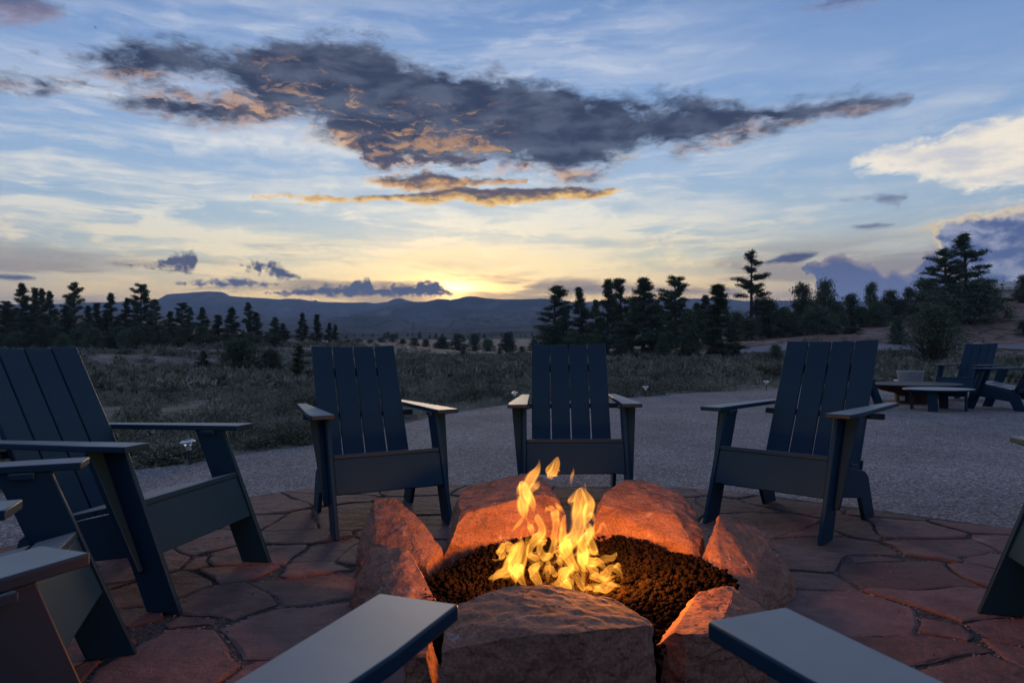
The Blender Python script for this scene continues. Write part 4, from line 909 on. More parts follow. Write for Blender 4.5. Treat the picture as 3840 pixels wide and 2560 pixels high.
# ================================================================== far sitting group
def bowl():
    c = at(3422, 1441, 11.3); root = empty('fire_bowl', (c.x, c.y, -.012)); tag(root, 'wide shallow rusty steel fire bowl on a round pedestal', 'fire bowl')
    r = .685
    prof = [(.02, .20), (.25, .205), (.45, .235), (.60, .285), (r, .312), (r+.012, .312), (.60, .262), (.45, .205), (.30, .165), (.02, .16)]
    v, f = lathe(prof[::-1], 56, caps=False); obj('bowl', mesh('bowl', v, f, True), root, M_RUST)
    v, f = lathe([(.02, .300), (.69, .300), (.702, .308), (.695, .316), (.02, .318)], 48); obj('bowl_lid', mesh('bowl_lid', v, f), root, M_BOWL)
    v, f = lathe([(.28, 0), (.27, .02), (.26, .17), (.25, .175)], 40); p = obj('pedestal', mesh('pedestal', v, f, True), root, M_RUST)
    bm = slab([(-.27, -.105, .05), (-.22, -.17, .05), (-.22, -.17, .12), (-.27, -.105, .12)], (-.79, -.61, 0), .012, .002); obj('vent', bm, p, M_STEEL)
    for k in range(3):
        t = [Vector((.27+.02*k, -.08, .10)), Vector((.36+.03*k, -.12, .12-.03*k)), Vector((.40+.02*k, -.10, .02))]
        V, T = tube_np(t, [.012]*3, 6); obj('gas_hose', trimesh('gas_hose', V, T, True), root, M_BLACKP)
bowl()
def table():
    c = at(3518, 1458, 10.0); root = empty('round_table', (c.x, c.y, -.012), R(10)); tag(root, 'low round navy table with four flat legs beside the rusty bowl', 'table')
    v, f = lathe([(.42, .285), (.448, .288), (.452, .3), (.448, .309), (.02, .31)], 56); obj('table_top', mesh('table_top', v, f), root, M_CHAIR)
    for k in range(4):
        a = R(45+90*k-8); ca, sa = math.cos(a), math.sin(a); p = Vector((ca, sa, 0)); q = Vector((-sa, ca, 0))
        P = [p*.20-q*.065+Vector((0, 0, .284)), p*.36-q*.0+Vector((0, 0, .284)), p*.40+Vector((0, 0, 0)), p*.30+Vector((0, 0, 0))]
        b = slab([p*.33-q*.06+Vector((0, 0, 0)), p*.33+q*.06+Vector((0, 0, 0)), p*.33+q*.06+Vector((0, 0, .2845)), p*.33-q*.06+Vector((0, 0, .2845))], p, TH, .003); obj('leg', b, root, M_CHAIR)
    for k in range(2):
        a = R(45+90*k-8); p = Vector((math.cos(a), math.sin(a), 0)); q = Vector((-p.y, p.x, 0)); zt = .2835 if k == 0 else .2825
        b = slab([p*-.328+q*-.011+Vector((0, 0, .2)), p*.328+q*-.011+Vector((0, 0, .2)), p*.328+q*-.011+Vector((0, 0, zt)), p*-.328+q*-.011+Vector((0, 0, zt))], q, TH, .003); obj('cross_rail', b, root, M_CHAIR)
table()
c = at(3414, 1390, 13.0)
root = empty('planter', (c.x, c.y, -.012)); tag(root, 'empty grey tapered planter tub standing behind the rusty steel bowl', 'planter')
hz_ = c.z+.012
v, f = lathe([(.165, 0), (.172, .01), (.228, hz_-.02), (.232, hz_), (.212, hz_), (.2, hz_-.12), (.02, hz_-.125)], 40); obj('tub', mesh('tub', v, f, True), root, M_CONC)
# path lights
def path_light(px, py_base, d, label, tilt=0.0, hgt=.25):
    p = at(px, py_base, d); z = float(ground_z(np.array([p.x]), np.array([p.y]))[0]); z = max(z, -.05)
    root = empty('path_light', (p.x, p.y, z-.01)); root.rotation_euler = (tilt*.3, tilt, .3); tag(root, label, 'path light', 'solar path lights along the gravel edge')
    V, T = tube_np([(0, 0, -.1), (0, 0, .15)], [.009, .009], 8); obj('stake', trimesh('stake', V, T, True), root, M_BLACKP)
    v, f = lathe([(.014, .148), (.02, .15), (.022, .158), (.014, .16)], 16); obj('socket', mesh('socket', v, f, True), root, M_STEEL)
    v, f = lathe([(.02, .16), (.034, .2), (.036, .212), (.02, .213)], 20); obj('lens', mesh('lens', v, f, True), root, M_GLASS)
    v, f = lathe([(.01, .162), (.014, .19), (.004, .2)], 12); obj('bulb', mesh('bulb', v, f, True), root, M_STEEL)
    v, f = lathe([(.055, .214), (.062, .216), (.06, .224), (.04, .236), (.012, .24)], 24); obj('cap', mesh('cap', v, f), root, M_STEEL)
    v, f = lathe([(.032, .2395), (.032, .242), (.01, .2425)], 20); obj('solar_panel', mesh('solar_panel', v, f), root, M_BLACKP)
path_light(716, 1738, 5.85, 'leaning black path light with a clear lens in the scrub beside the side-on chair', R(-7))
path_light(1930, 1512, 12.0, 'path light peeping over the armrest of the chair facing the flames')
path_light(2421, 1488, 13.3, 'path light at the gravel edge, outside the armrest of the chair facing the flames')
path_light(2874, 1462, 14.9, 'path light at the gravel edge between the chair behind the blocky boulder and the pines')
path_light(3365, 1452, 14.8, 'path light whose head rises above the rim of the rusty bowl')

# ================================================================== trees
def leaf_tris(C, size, n, spread, up=.0, elong=2.8):
    """n random leaf triangles round each centre"""
    C = np.repeat(np.asarray(C, float), n, 0); k = len(C)
    off = rng.normal(0, .55, (k, 3))*np.array([1.05, 1.05, .85]); off *= np.repeat(np.asarray(spread, float).reshape(-1, 1), n, 0) if np.ndim(spread) else spread
    P = C+off
    a = rng.normal(0, 1, (k, 3)); a[:, 2] += up; a /= np.linalg.norm(a, axis=1)[:, None]
    b = rng.normal(0, 1, (k, 3)); b -= (a*b).sum(1)[:, None]*a; b /= np.linalg.norm(b, axis=1)[:, None]
    s = size*(.6+.8*rng.random((k, 1)))
    V = np.stack([P-b*s*.38, P+b*s*.38, P+a*s*elong], 1).reshape(-1, 3)
    return V, np.arange(len(V)).reshape(-1, 3)
def pine_meshes(h=9.0, w=2.1, bare=.12, seed=0, nb=46, conic=1.0, sparse=0.0, leaf=.075, clump=52, flat_top=.0, puff=.85):
    global rng
    st = rng; rng = np.random.default_rng(seed+100); rn = random.Random(seed)
    lean = Vector((rn.uniform(-.03, .03), rn.uniform(-.03, .03), 0))
    def axis(t): return Vector((lean.x*h*t+.05*h*.1*math.sin(t*5+seed), lean.y*h*t, h*t))
    tp = [axis(t) for t in np.linspace(0, .985, 9)]; parts = [tube_np(tp, [h*.018*(1-.88*t)+.012 for t in np.linspace(0, 1, 9)], 7)]
    cent, spr = [], []
    for k in range(nb):
        t = bare+(1-bare)*((k+rn.random())/nb)**.95; u = (t-bare)/(1-bare)
        prof = (1-u)**(.75*conic)*.95+.075+flat_top*.25*math.exp(-((u-.85)/.2)**2)
        if u < .12: prof *= .55+u*3.7
        Lb = w*prof*rn.uniform(.55, 1.12); a = rn.uniform(0, 6.283); rise = rn.uniform(-.12, .28)+.45*u
        o = axis(t); e = o+Vector((math.cos(a)*Lb, math.sin(a)*Lb, rise*Lb)); m = o.lerp(e, .55)+Vector((0, 0, -.06*Lb))
        parts.append(tube_np([o, m, e], [h*.0045+.008, h*.003+.006, .004], 4))
        if rn.random() < sparse: continue
        nt_ = max(4, int(Lb/.13))
        for j in range(nt_):
            q = .34+.68*(j+.5)/nt_; p = (o.lerp(m, q/.55) if q < .55 else m.lerp(e, (q-.55)/.45))
            cent.append((p.x+rn.gauss(0, .10*Lb*q), p.y+rn.gauss(0, .10*Lb*q), p.z+rn.gauss(.05, .045*Lb)+.04)); spr.append((.16+.15*rn.random())*puff)
    cent.append(tuple(axis(1.0))); spr.append(.09); cent.append(tuple(axis(.965))); spr.append(.14); cent.append(tuple(axis(.93))); spr.append(.18)
    crown = leaf_tris(cent, leaf, clump, np.array(spr), .4)
    rng = st
    V, T = join_np(parts); a = trimesh('trunk', V, T, True); a.materials.append(M_BARK)
    b = trimesh('crown', *crown); b.materials.append(M_PINE)
    return a, b, h
def juniper_meshes(h=3.0, w=2.6, seed=0, nl=110, leaf=.07, clump=58, cone=0.0, base=.04, open_=.0):
    global rng
    st = rng; rng = np.random.default_rng(seed+300); rn = random.Random(seed+50)
    parts, cent, spr = [], [], []
    for k in range(nl):
        u = rn.random()**.9; zc = base+(.93-base)*u
        rad = (1-zc)**(.55+.5*cone)*(1 if zc > .22 else .72+zc*1.2)*(.5*w)*(.92 if cone else 1.0)
        a = rn.uniform(0, 6.283); q = rn.random()**.38*rad*rn.uniform(.78, 1.06)
        p = Vector((math.cos(a)*q, math.sin(a)*q, zc*h)); r = (.07+.06*rn.random())*min(w, h)
        cent.append(tuple(p)); spr.append(r)
        if k % 3 == 0:
            o = Vector((rn.uniform(-.08, .08)*w, rn.uniform(-.08, .08)*w, 0)); m = o.lerp(p, .5)+Vector((0, 0, .06*h)); parts.append(tube_np([o-Vector((0, 0, .15)), m, p], [.022*h, .014*h, .004], 5))
    cent.append((0, 0, h*.95)); spr.append(.07*min(w, h))
    c = leaf_tris(cent, leaf, clump, np.array(spr)*1.15, .35, 1.9); rng = st
    V, T = join_np(parts); a = trimesh('trunk', V, T, True); a.materials.append(M_BARK)
    b = trimesh('crown', *c); b.materials.append(M_JUNI)
    return a, b, h
PINES = [pine_meshes(9, 1.9, .10, 1, 58, 1.25), pine_meshes(9, 1.6, .14, 2, 50, 1.4), pine_meshes(9, 2.2, .08, 3, 60, .9, flat_top=.5), pine_meshes(9, 1.7, .2, 4, 46, 1.0, .15, flat_top=.7), pine_meshes(9, 1.3, .06, 5, 56, 1.6), pine_meshes(9, 2.4, .06, 6, 74, 1.3)]
JUNI = [juniper_meshes(3, 2.7, 1), juniper_meshes(3, 2.4, 2, 96), juniper_meshes(3, 3.2, 3, 130), juniper_meshes(3, 1.9, 4, 100, cone=1.0), juniper_meshes(3, 2.0, 5, 80, .07, 56)]
JW = [2.7, 2.4, 3.2, 1.9, 2.0]; PW = [3.8, 3.2, 4.4, 3.4, 2.6, 4.8]
def plant(kind, px, top, base, d, wpx, label, group, name, cat='tree', snap=True):
    a, b, h = kind[0]; p = at(px, base, d); z = float(ground_z(np.array([p.x]), np.array([p.y]))[0]); zt = at(px, top, d).z
    H = max(.3, zt-z); root = empty(name, (p.x, p.y, z-.02)); root.rotation_euler = (0, 0, random.uniform(0, 6.28))
    W = wpx*1.12/F_PX*d; s = (W/kind[1], W/kind[1], H/h); root.scale = s
    obj('trunk', a, root); obj('crown', b, root); tag(root, label, cat, group); return root
P_ = lambda i: (PINES[i], PW[i]); J_ = lambda i: (JUNI[i], JW[i])
GL, GU, GC, GR, GH = 'pines of the stand on the left hill', 'junipers under the left pines', 'junipers on the plain', 'pines beyond the road', 'junipers on the bare hill'
for i, (x, t, w) in enumerate([(20, 1135, 95), (77, 1070, 80), (135, 1084, 55), (160, 1089, 62), (190, 1098, 70), (235, 1150, 60), (282, 1068, 72), (326, 1150, 55), (359, 1139, 55), (423, 1106, 70), (464, 1122, 60), (530, 1072, 86), (586, 1126, 66), (628, 1170, 60), (680, 1138, 58), (718, 1156, 58), (763, 1156, 60), (823, 1183, 62), (870, 1156, 66), (928, 1139, 56), (964, 1174, 52), (1031, 1192, 62), (1069, 1213, 46), (1133, 1176, 46), (1188, 1181, 42), (1232, 1211, 34), (1260, 1218, 32), (40, 1180, 90), (110, 1190, 90), (250, 1195, 90), (340, 1200, 90), (500, 1190, 90), (570, 1205, 80), (440, 1215, 80), (650, 1215, 70)]):
    d = 98+(i*37 % 28) if x < 900 else 118+(i*13 % 14); b = 1302 if x < 500 else (1296 if x < 900 else 1288)
    k = [2, 0, 4, 0, 5, 1, 2, 1, 4, 0, 1, 2, 3, 1, 3, 0, 5, 4, 0, 0, 1, 5, 1, 0, 4, 1, 4, 5, 0, 5, 5, 0, 5, 5, 0][i]
    lab = {2: 'flat-crowned tall pine standing above the stand on the left hill', 3: 'open-crowned pine in the stand on the left hill', 4: 'narrow spire pine in the stand on the left hill'}.get(k, 'dark bushy pine in the dense stand on the left hill')
    plant(P_(k), x, t, b, d, w*1.45, lab, GL, 'pine_tree')
for i in range(34):
    x = 10+i*31+random.uniform(-10, 10); t = 1235+random.uniform(-25, 30) if x < 800 else 1250+random.uniform(-10, 15); d = random.uniform(84, 104)
    plant(J_(i % 5), x, t, 1310, d, random.uniform(60, 100), 'dark rounded juniper at the foot of the left pine stand', GU, 'juniper_tree')
plant(J_(0), 900, 1268, 1396, 55, 172, 'dense dark rounded juniper, the larger of a pair in the open scrub', 'lone junipers in the scrub', 'juniper_tree')
plant(J_(1), 1012, 1307, 1391, 56, 122, 'dense dark rounded juniper, the smaller of a pair in the open scrub', 'lone junipers in the scrub', 'juniper_tree')
plant(P_(5), 765, 1316, 1401, 50, 76, 'little young pine standing alone in the scrub before the juniper pair', 'young pines in the scrub', 'pine_tree')
plant(P_(0), 1130, 1297, 1448, 30, 100, 'loose young pine growing close behind the backrest of a chair', 'young pines in the scrub', 'pine_tree')
for i, (x, t, b, w, d) in enumerate([(1474, 1251, 1290, 42, 260), (1553, 1265, 1322, 46, 150), (1597, 1271, 1315, 40, 180), (1660, 1262, 1326, 80, 170), (1720, 1250, 1326, 80, 170), (1780, 1250, 1322, 62, 175), (1739, 1296, 1342, 34, 120), (1830, 1270, 1320, 70, 190), (1905, 1246, 1318, 88, 170), (1876, 1300, 1330, 26, 130), (1911, 1299, 1328, 24, 130), (1958, 1297, 1332, 40, 125), (1640, 1285, 1320, 50, 180), (2005, 1270, 1320, 70, 170), (2060, 1262, 1320, 90, 165), (1390, 1272, 1292, 40, 240), (1340, 1268, 1290, 50, 240), (1430, 1265, 1288, 46, 250), (1510, 1270, 1300, 40, 230), (1718, 1352, 1388, 40, 48), (1300, 1275, 1292, 30, 230), (1820, 1340, 1352, 20, 90), (1555, 1345, 1368, 36, 60), (1930, 1385, 1402, 40, 40)]):
    plant(J_(i % 5), x, t, b, d, w, 'dark juniper in the loose row across the plain', GC, 'juniper_tree')
for i in range(26):
    x = 1310+i*30+random.uniform(-12, 12); d = random.uniform(330, 620); p = at(x, 1255, d); z = float(far_z(np.array([p.x]), np.array([p.y]))[0]); hh = random.uniform(2.2, 4.5)
    a, b, h = JUNI[i % 5]; r = empty('juniper_tree', (p.x, p.y, z-.1)); s = hh/h; r.scale = (s*1.1, s*1.1, s); obj('trunk', a, r); obj('crown', b, r); tag(r, 'tiny far juniper dotted over the valley floor', 'tree', 'far junipers on the valley floor')
# right-hand pines
plant(P_(3), 2077, 1080, 1335, 96, 164, 'open umbrella-topped pine at the end of the pine row, ridge showing through it', GR, 'pine_tree')
plant(J_(2), 2065, 1215, 1335, 94, 150, 'spreading dark juniper under the umbrella-topped pine', GR, 'juniper_tree')
plant(P_(1), 2187, 1084, 1338, 94, 122, 'slim ragged pine next to the umbrella-topped pine', GR, 'pine_tree')
plant(P_(0), 2276, 1056, 1338, 96, 158, 'full-crowned pine between the slim ragged pine and the broad conical pine', GR, 'pine_tree')
plant(P_(3), 2336, 1050, 1338, 98, 122, 'thin-topped pine leaning out behind the full-crowned pine', GR, 'pine_tree')
plant(P_(5), 2410, 1050, 1345, 80, 231, 'broad conical pine, the widest of the row beyond the road', GR, 'pine_tree')
plant(P_(2), 2538, 1044, 1338, 96, 176, 'round open-crowned pine with sky between its limbs, next to the broad conical pine', GR, 'pine_tree')
plant(J_(3), 2582, 1160, 1358, 65, 120, 'conical juniper in front of the round open-crowned pine', GR, 'juniper_tree')
plant(P_(0), 2655, 1112, 1335, 95, 122, 'mid-height dark pine behind the conical juniper', GR, 'pine_tree')
plant(P_(4), 2702, 1073, 1356, 66, 183, 'pointed pine with its trunk base showing by the road', GR, 'pine_tree')
plant(J_(4), 2757, 1280, 1350, 68, 60, 'small round juniper at the roadside beside the pointed pine', GR, 'juniper_tree')
plant(J_(3), 2487, 1246, 1345, 70, 80, 'small conical juniper at the roadside under the broad conical pine', GR, 'juniper_tree')
plant(J_(0), 2325, 1272, 1340, 76, 80, 'low dark juniper at the roadside under the full-crowned pine', GR, 'juniper_tree')
plant(J_(4), 2382, 1318, 1362, 62, 34, 'tiny pale shrub at the roadside before the broad conical pine', GR, 'juniper_tree', 'shrub')
plant(J_(1), 2910, 1290, 1366, 58, 66, 'bright green juniper bush tucked behind the backrest of a chair', GR, 'juniper_tree')
plant(J_(0), 2150, 1240, 1336, 90, 110, 'rounded juniper below the slim ragged pine', GR, 'juniper_tree')
plant(J_(1), 2230, 1250, 1338, 88, 90, 'squat juniper below the gap beside the full-crowned pine', GR, 'juniper_tree')
for i, (x, t, b_, w, d, k) in enumerate([(2130, 1160, 1336, 90, 92, 0), (2240, 1130, 1336, 110, 90, 5), (2320, 1150, 1338, 110, 88, 0), (2370, 1120, 1340, 110, 90, 1), (2465, 1130, 1340, 110, 92, 5), (2510, 1180, 1342, 80, 88, 0), (2620, 1140, 1338, 100, 90, 5), (2670, 1180, 1340, 90, 86, 0), (2740, 1165, 1335, 90, 92, 1), (2560, 1120, 1338, 90, 98, 0)]):
    plant(P_(k), x, t, b_, d, w*1.1, 'shorter dark pine filling the gaps of the pine row beyond the road', GR, 'pine_tree')
for i, (x, t, b_, w, d, k) in enumerate([(2960, 1170, 1258, 90, 98, 0), (3040, 1120, 1262, 100, 98, 2), (3140, 1130, 1240, 80, 100, 1), (3230, 1150, 1222, 80, 102, 0), (3310, 1140, 1205, 90, 106, 2), (3380, 1120, 1196, 80, 112, 4), (3430, 1150, 1215, 90, 104, 0), (3590, 1100, 1225, 150, 97, 2), (3680, 1040, 1200, 110, 103, 4), (2810, 1190, 1290, 100, 98, 2)]):
    plant(J_(k), x, t, b_, d, w*1.1, 'dark juniper filling the wooded belt on the bare hill', GH, 'juniper_tree')
snag = (pine_meshes(9, 1.9, .34, 41, 30, .8, .2, .075, 46, puff=.8), 3.8)
plant(snag, 2816, 952, 1290, 100, 165, 'tallest ragged old pine with gapped limbs and bare trunk, alone against the sky', GR, 'pine_tree')
for i, (x, t, b, w, d, k) in enumerate([(2872, 1114, 1252, 150, 100, 2), (2760, 1170, 1290, 90, 102, 0), (3006, 1058, 1262, 100, 99, 4), (3098, 1050, 1262, 96, 99, 0), (3070, 1146, 1276, 150, 93, 2), (3192, 1100, 1213, 84, 104, 1), (3272, 1056, 1226, 72, 101, 4), (3290, 1130, 1226, 90, 99, 2), (3340, 1088, 1200, 84, 110, 0), (3412, 1076, 1192, 70, 115, 1), (3196, 1224, 1276, 86, 90, 0), (2940, 1150, 1255, 90, 100, 1), (3368, 1184, 1320, 76, 80, 3), (3460, 1110, 1210, 90, 108, 0), (3150, 1175, 1262, 60, 97, 4), (3120, 1230, 1285, 50, 90, 1), (3460, 1040, 1215, 90, 104, 4)]):
    lab = ['wide rounded juniper under the tallest ragged pine', 'juniper filling the foot of the tallest ragged pine', 'tall irregular juniper on the hill, first of a joined pair', 'tall irregular juniper on the hill, second of a joined pair', 'broad dark juniper in front of the joined pair of tall junipers', 'juniper with a bare trunk base on the sandy hill', 'slender juniper topped against the cumulus cloud', 'bushy juniper at the foot of the slender one', 'spreading juniper over the pale top of the hill', 'juniper at the edge of the big tree cluster on the hill', 'small round juniper alone on the bare slope', 'juniper between the wide rounded one and the joined pair', 'dark conical juniper low on the slope beside the many-stemmed one', 'juniper behind the many-stemmed one, below the twin pines', 'thin grey juniper on the slope right beside the broad dark one', 'little juniper on the bare slope below the bare-trunked one', 'gnarled juniper with open limbs next to the twin pines'][i]
    plant(J_(k), x, t, b, d, w*1.1, lab, GH, 'juniper_tree')
hero = (pine_meshes(9, 2.0, .2, 57, 40, 1.0, .05, .075, 46, puff=.85), 4.0)
plant(hero, 3629, 888, 1215, 100, 235, 'tall dark pine on the hill crowning the big cluster beside the tent', GH, 'pine_tree')
hero2 = (pine_meshes(9, 2.2, .2, 63, 40, .9, .08, .075, 46, .3, puff=.85), 4.4)
plant(hero2, 3555, 940, 1215, 98, 215, 'slightly shorter pine pressed against the tall dark pine on the hill', GH, 'pine_tree')
plant(J_(2), 3640, 1050, 1230, 96, 310, 'massive rounded juniper hiding the foot of the twin pines', GH, 'juniper_tree')
plant(J_(0), 3530, 1105, 1245, 94, 250, 'dense juniper left of the massive one below the twin pines', GH, 'juniper_tree')
plant(J_(0), 3700, 1095, 1190, 104, 120, 'juniper nearest the tent at the edge of the big cluster', GH, 'juniper_tree')
near = (juniper_meshes(3, 3.1, 91, 150, .045, 64, .45, .22), 3.1)
plant(near, 3508, 1146, 1386, 45, 320, 'large many-stemmed juniper with bare lower trunks behind the planter tub', GH, 'juniper_tree')
plant(J_(1), 3840, 1030, 1130, 110, 80, 'juniper with bare limbs before the tent end', GH, 'juniper_tree')
plant(J_(0), 3850, 1200, 1276, 86, 90, 'rounded dark juniper low on the slope under the tent', GH, 'juniper_tree')
plant(J_(4), 3352, 1322, 1358, 62, 22, 'tiny seedling juniper at the near edge of the road', GH, 'juniper_tree')

# ================================================================== tents, pylons, bird
def tent(px, py, d, w, dep, hgt, rz, label):
    p = at(px, py, d); z = float(ground_z(np.array([p.x]), np.array([p.y]))[0]); root = empty('canvas_tent', (p.x, p.y, z), rz); tag(root, label, 'tent')
    hw = w/2; hd = dep/2
    obj('deck', slab([(-hw-.6, -hd-1.2, .0), (hw+.6, -hd-1.2, .0), (hw+.6, hd+.3, .0), (-hw-.6, hd+.3, .0)], (0, 0, 1), .25, .01), root, M_WOOD)
    for y in (-hd, hd): obj('wall', slab([(-hw, y, .25), (hw, y, .25), (hw, y, hgt*.58), (-hw, y, hgt*.58)], (0, 1, 0), .04, .005), root, M_CANVAS)
    for x in (-hw, hw): obj('end_wall', slab([(x, -hd, .25), (x, hd, .25), (x, hd, hgt*.58), (x, 0, hgt-.12), (x, -hd, hgt*.58)], (1, 0, 0), .04, .005), root, M_WOOD)
    V, Fc = [], []
    prof = [(-hd-.5, hgt*.52), (-hd*.6, hgt*.72), (-hd*.25, hgt*.93), (0, hgt), (hd*.25, hgt*.93), (hd*.6, hgt*.72), (hd+.5, hgt*.52)]
    for q in range(2):
        for x in (-hw-.5, hw+.5):
            for y, zz in prof: V.append((x, y, zz-.05*q))
    n = len(prof)
    for i in range(n-1):
        Fc.append((i, i+1, n+i+1, n+i)); Fc.append((2*n+i, 3*n+i, 3*n+i+1, 2*n+i+1))
    Fc += [(0, n, 3*n, 2*n), (n-1, 3*n-1, 4*n-1, 2*n-1)]
    obj('roof', mesh('roof', V, Fc, True), root, M_CANVAS)
    for x in (-hw, -hw/3, hw/3, hw): obj('post', slab([(x-.06, -hd-1.1, .25), (x+.06, -hd-1.1, .25), (x+.06, -hd-1.1, hgt*.5), (x-.06, -hd-1.1, hgt*.5)], (0, 1, 0), .12, .005), root, M_WOOD)
    V, T = tube_np([(hw*.45, .3, hgt*.85), (hw*.45, .3, hgt*1.22)], [.09, .09], 10); obj('stove_pipe', trimesh('stove_pipe', V, T, True), root, M_STEEL)
    obj('door', slab([(-.5, -hd-.03, .26), (.5, -hd-.03, .26), (.5, -hd-.03, hgt*.55), (-.5, -hd-.03, hgt*.55)], (0, -1, 0), .03, .004), root, M_WOOD)
tent(3800, 1106, 119, 6.2, 4.2, 3.3, R(-14), 'pale canvas tent with a stove pipe on the hilltop beside the twin pines')
tent(2500, 1262, 150, 4.2, 3.6, 3.2, R(20), 'small pale canvas tent glimpsed between the pines')
def pylon(px, d, h, label):
    p = at(px, 1250, d); z = float(far_z(np.array([p.x]), np.array([p.y]))[0]); root = empty('power_pylon', (p.x, p.y, z-.3)); tag(root, label, 'pylon', 'faint power pylons on the valley floor')
    for sx_ in (-1, 1):
        for sy in (-1, 1):
            V, T = tube_np([(sx_*h*.11, sy*h*.11, 0), (sx_*.25, sy*.25, h)], [.16, .12], 4); obj('leg', trimesh('leg', V, T), root, M_BLACKP)
    for zz in (.7, .85): V, T = tube_np([(-h*.2, 0, h*zz), (h*.2, 0, h*zz)], [.12, .12], 4); obj('cross_arm', trimesh('cross_arm', V, T), root, M_BLACKP)
pylon(1550, 700, 12, 'faint lattice power pylon on the valley floor left of the open gap')
pylon(1950, 820, 13, 'faint lattice power pylon on the valley floor near the pine row')
p = at(358, 106, 60)
root = empty('bird', p); tag(root, 'tiny dark bird flying high over the left pines', 'bird')
V, Fc = [(-.1, 0, .02), (0, .04, 0), (.14, 0, 0), (0, -.04, 0), (.02, 0, .03)], [(0, 1, 4), (1, 2, 4), (2, 3, 4), (3, 0, 4), (0, 3, 2, 1)]
obj('body', mesh('body', V, Fc), root, M_BLACKP)
for s in (-1, 1): obj('wing', slab([(-.02, s*.02, .015), (.06, s*.02, .015), (.02, s*.24, .07)], (0, 0, 1), .008, 0), root, M_BLACKP)

# ================================================================== scrub
def in_court(x, y):
    a = np.degrees(np.arctan2(x, y)); ea = np.array([math.degrees(math.atan2(e.x, e.y)) for e in edge]); er = np.array([math.hypot(e.x, e.y) for e in edge]); o = np.argsort(ea)
    return np.hypot(x, y) < np.interp(a, ea[o], er[o])*1.02
def on_road(x, y):
    c_ = np.array(cl); d = np.min((x[:, None]-c_[None, :, 0])**2+(y[:, None]-c_[None, :, 1])**2, 1); return d < 3.4**2
def clump_mesh(n, h, w, bl, seed, spread=.5):
    r = np.random.default_rng(seed); a = r.random(n)*6.283; q = np.sqrt(r.random(n))*w; B = np.stack([q*np.cos(a), q*np.sin(a), r.random(n)*h*.25], -1)
    dirs = np.stack([np.cos(a)*spread*(.3+q/w)+r.normal(0, .25, n), np.sin(a)*spread*(.3+q/w)+r.normal(0, .25, n), np.ones(n)], -1); dirs /= np.linalg.norm(dirs, axis=1)[:, None]
    ln = h*(.5+.7*r.random((n, 1))); t = r.normal(0, 1, (n, 3)); t[:, 2] *= .3; t /= np.linalg.norm(t, axis=1)[:, None]
    V = np.stack([B-t*bl, B+t*bl, B+dirs*ln], 1).reshape(-1, 3); return V, np.arange(len(V)).reshape(-1, 3)
def scatter(n, rmin, rmax, a0, a1, dens_seed, thr, power=1.0):
    r = rmin*(rmax/rmin)**(rng.random(n)**power); a = np.radians(rng.uniform(a0, a1, n)); x, y = r*np.sin(a), r*np.cos(a)
    m = fbm(x*.35, y*.35, oct=3, seed=dens_seed)+fbm(x*.06, y*.06, oct=2, seed=dens_seed+3)*.6 > thr
    m &= ~in_court(x, y) & ~on_road(x, y); m &= ~((np.degrees(a) > 12) & (r > 79)) | (rng.random(n) < .12)
    return x[m], y[m]
def merged(name, clumps, x, y, smin, smax, m, far_grow=.004):
    z = ground_z(x, y); r = np.hypot(x, y); V, T, o = [], [], 0
    idx = rng.integers(0, len(clumps), len(x)); s = rng.uniform(smin, smax, len(x))*(1+r*far_grow); ang = rng.random(len(x))*6.283
    for k, (cv, ct) in enumerate(clumps):
        q = np.where(idx == k)[0]
        if not len(q): continue
        c, sn = np.cos(ang[q])[:, None], np.sin(ang[q])[:, None]
        X = (cv[None, :, 0]*c-cv[None, :, 1]*sn)*s[q][:, None]+x[q][:, None]; Y = (cv[None, :, 0]*sn+cv[None, :, 1]*c)*s[q][:, None]+y[q][:, None]; Z = cv[None, :, 2]*s[q][:, None]+z[q][:, None]-.02
        v = np.stack([X, Y, Z], -1).reshape(-1, 3); t = (ct[None]+(np.arange(len(q))*len(cv))[:, None, None]).reshape(-1, 3)
        V.append(v); T.append(t+o); o += len(v)
    return stuff(obj(name, trimesh(name, np.concatenate(V), np.concatenate(T)), None, m))
def dome_mesh(n, h, w, leaf, seed):
    r = np.random.default_rng(seed); d = r.normal(0, 1, (n, 3)); d[:, 2] = np.abs(d[:, 2]); d /= np.linalg.norm(d, axis=1)[:, None]
    lump = 1+.15*perlin(d[:, 0]*2+seed, d[:, 1]*2, d[:, 2]*2, seed=seed); P = d*(r.random((n, 1))**.35)*lump[:, None]*np.array([w, w, h])
    a = d*.9+r.normal(0, .45, (n, 3)); a /= np.linalg.norm(a, axis=1)[:, None]; b = np.cross(a, r.normal(0, 1, (n, 3))); b /= np.linalg.norm(b, axis=1)[:, None]; s = leaf*(.6+.8*r.random((n, 1)))
    V = np.stack([P-b*s*.5, P+b*s*.5, P+a*s*2.4], 1).reshape(-1, 3); return V, np.arange(len(V)).reshape(-1, 3)
sage_far = [dome_mesh(64, .34, .42, .075, s) for s in range(4)]
sage_near = [dome_mesh(330, .32, .36, .026, s+10) for s in range(5)]
grass_near = [clump_mesh(40, .24, .10, .003, s+20, .6) for s in range(4)]
grass_far = [clump_mesh(16, .22, .2, .012, s+30, .6) for s in range(3)]
x, y = scatter(13000, 22, 130, -46, 42, 51, -.12, .8); merged('sagebrush_cover', sage_far, x, y, .5, 1.2, M_SAGE)
x, y = scatter(6000, 18, 110, -46, 42, 55, .0); merged('dry_grass_cover', grass_far, x, y, .45, 1.0, M_GRASS)
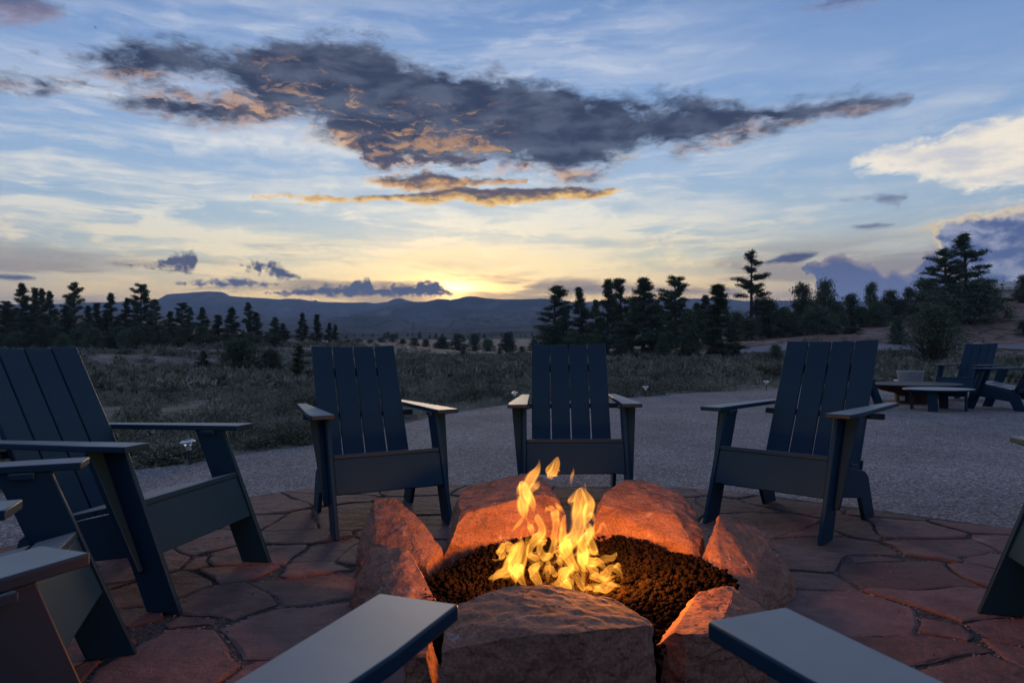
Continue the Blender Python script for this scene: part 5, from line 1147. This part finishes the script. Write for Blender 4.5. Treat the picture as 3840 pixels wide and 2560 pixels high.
x, y = scatter(9000, 4.6, 24, -46, 42, 57, -.1); merged('grass_tufts', grass_near, x, y, .3, .85, M_GRASS, 0)
x, y = scatter(2600, 4.8, 24, -46, 42, 51, .05); o = np.argsort(np.hypot(x, y)); x, y = x[o], y[o]
nb_ = min(170, len(x)); zz = ground_z(x, y)
nm = [trimesh('foliage', *c) for c in sage_near]
stem_me = trimesh('stem', *join_np([tube_np([(0, 0, -.05), (math.cos(q)*.1, math.sin(q)*.1, .12), (math.cos(q)*.2, math.sin(q)*.2, .2)], [.014, .01, .004], 5) for q in (0, 1.3, 2.4, 3.8, 5.1)]))
for i in range(nb_):
    b = empty('sagebrush'); obj('foliage', nm[i % 5], b, M_SAGE); obj('stem', stem_me, b, M_BARK); b.location = (x[i], y[i], zz[i]-.02); b.rotation_euler = (0, 0, random.uniform(0, 6.28)); s = random.uniform(.28, .75); b.scale = (s*1.15, s*1.15, s*.9)
    tag(b, 'grey-green sagebrush clump growing at the edge of the gravel', 'sagebrush', 'sagebrush clumps near the gravel edge')
if len(x) > nb_: merged('sagebrush_fringe', sage_near, x[nb_:], y[nb_:], .4, 1.0, M_SAGE, 0)

# ================================================================== haze over the valley
M_HAZE = bpy.data.materials.new('haze'); M_HAZE.use_nodes = True; T_ = M_HAZE.node_tree
for q in list(T_.nodes): T_.nodes.remove(q)
pv = T_.nodes.new('ShaderNodeVolumePrincipled'); pv.inputs['Color'].default_value = (.5, .68, 1.0, 1); pv.inputs['Density'].default_value = 1.7e-4; pv.inputs['Anisotropy'].default_value = 0.0
ou = T_.nodes.new('ShaderNodeOutputMaterial'); T_.links.new(pv.outputs[0], ou.inputs['Volume'])
bm = bmesh.new(); bmesh.ops.create_cube(bm, size=1)
zlo = min(min(v.co.z for v in g.data.vertices), -1.5)-1.2; zhi = max(max((o.matrix_world @ v.co).z for v in o.data.vertices) for o in bpy.data.objects if o.name in ('far_mountains', 'front_ridge', 'valley'))+12
for v in bm.verts: v.co = (v.co.x*8200, v.co.y*8200, zlo if v.co.z < 0 else zhi)
stuff(obj('haze', bm, None, M_HAZE))
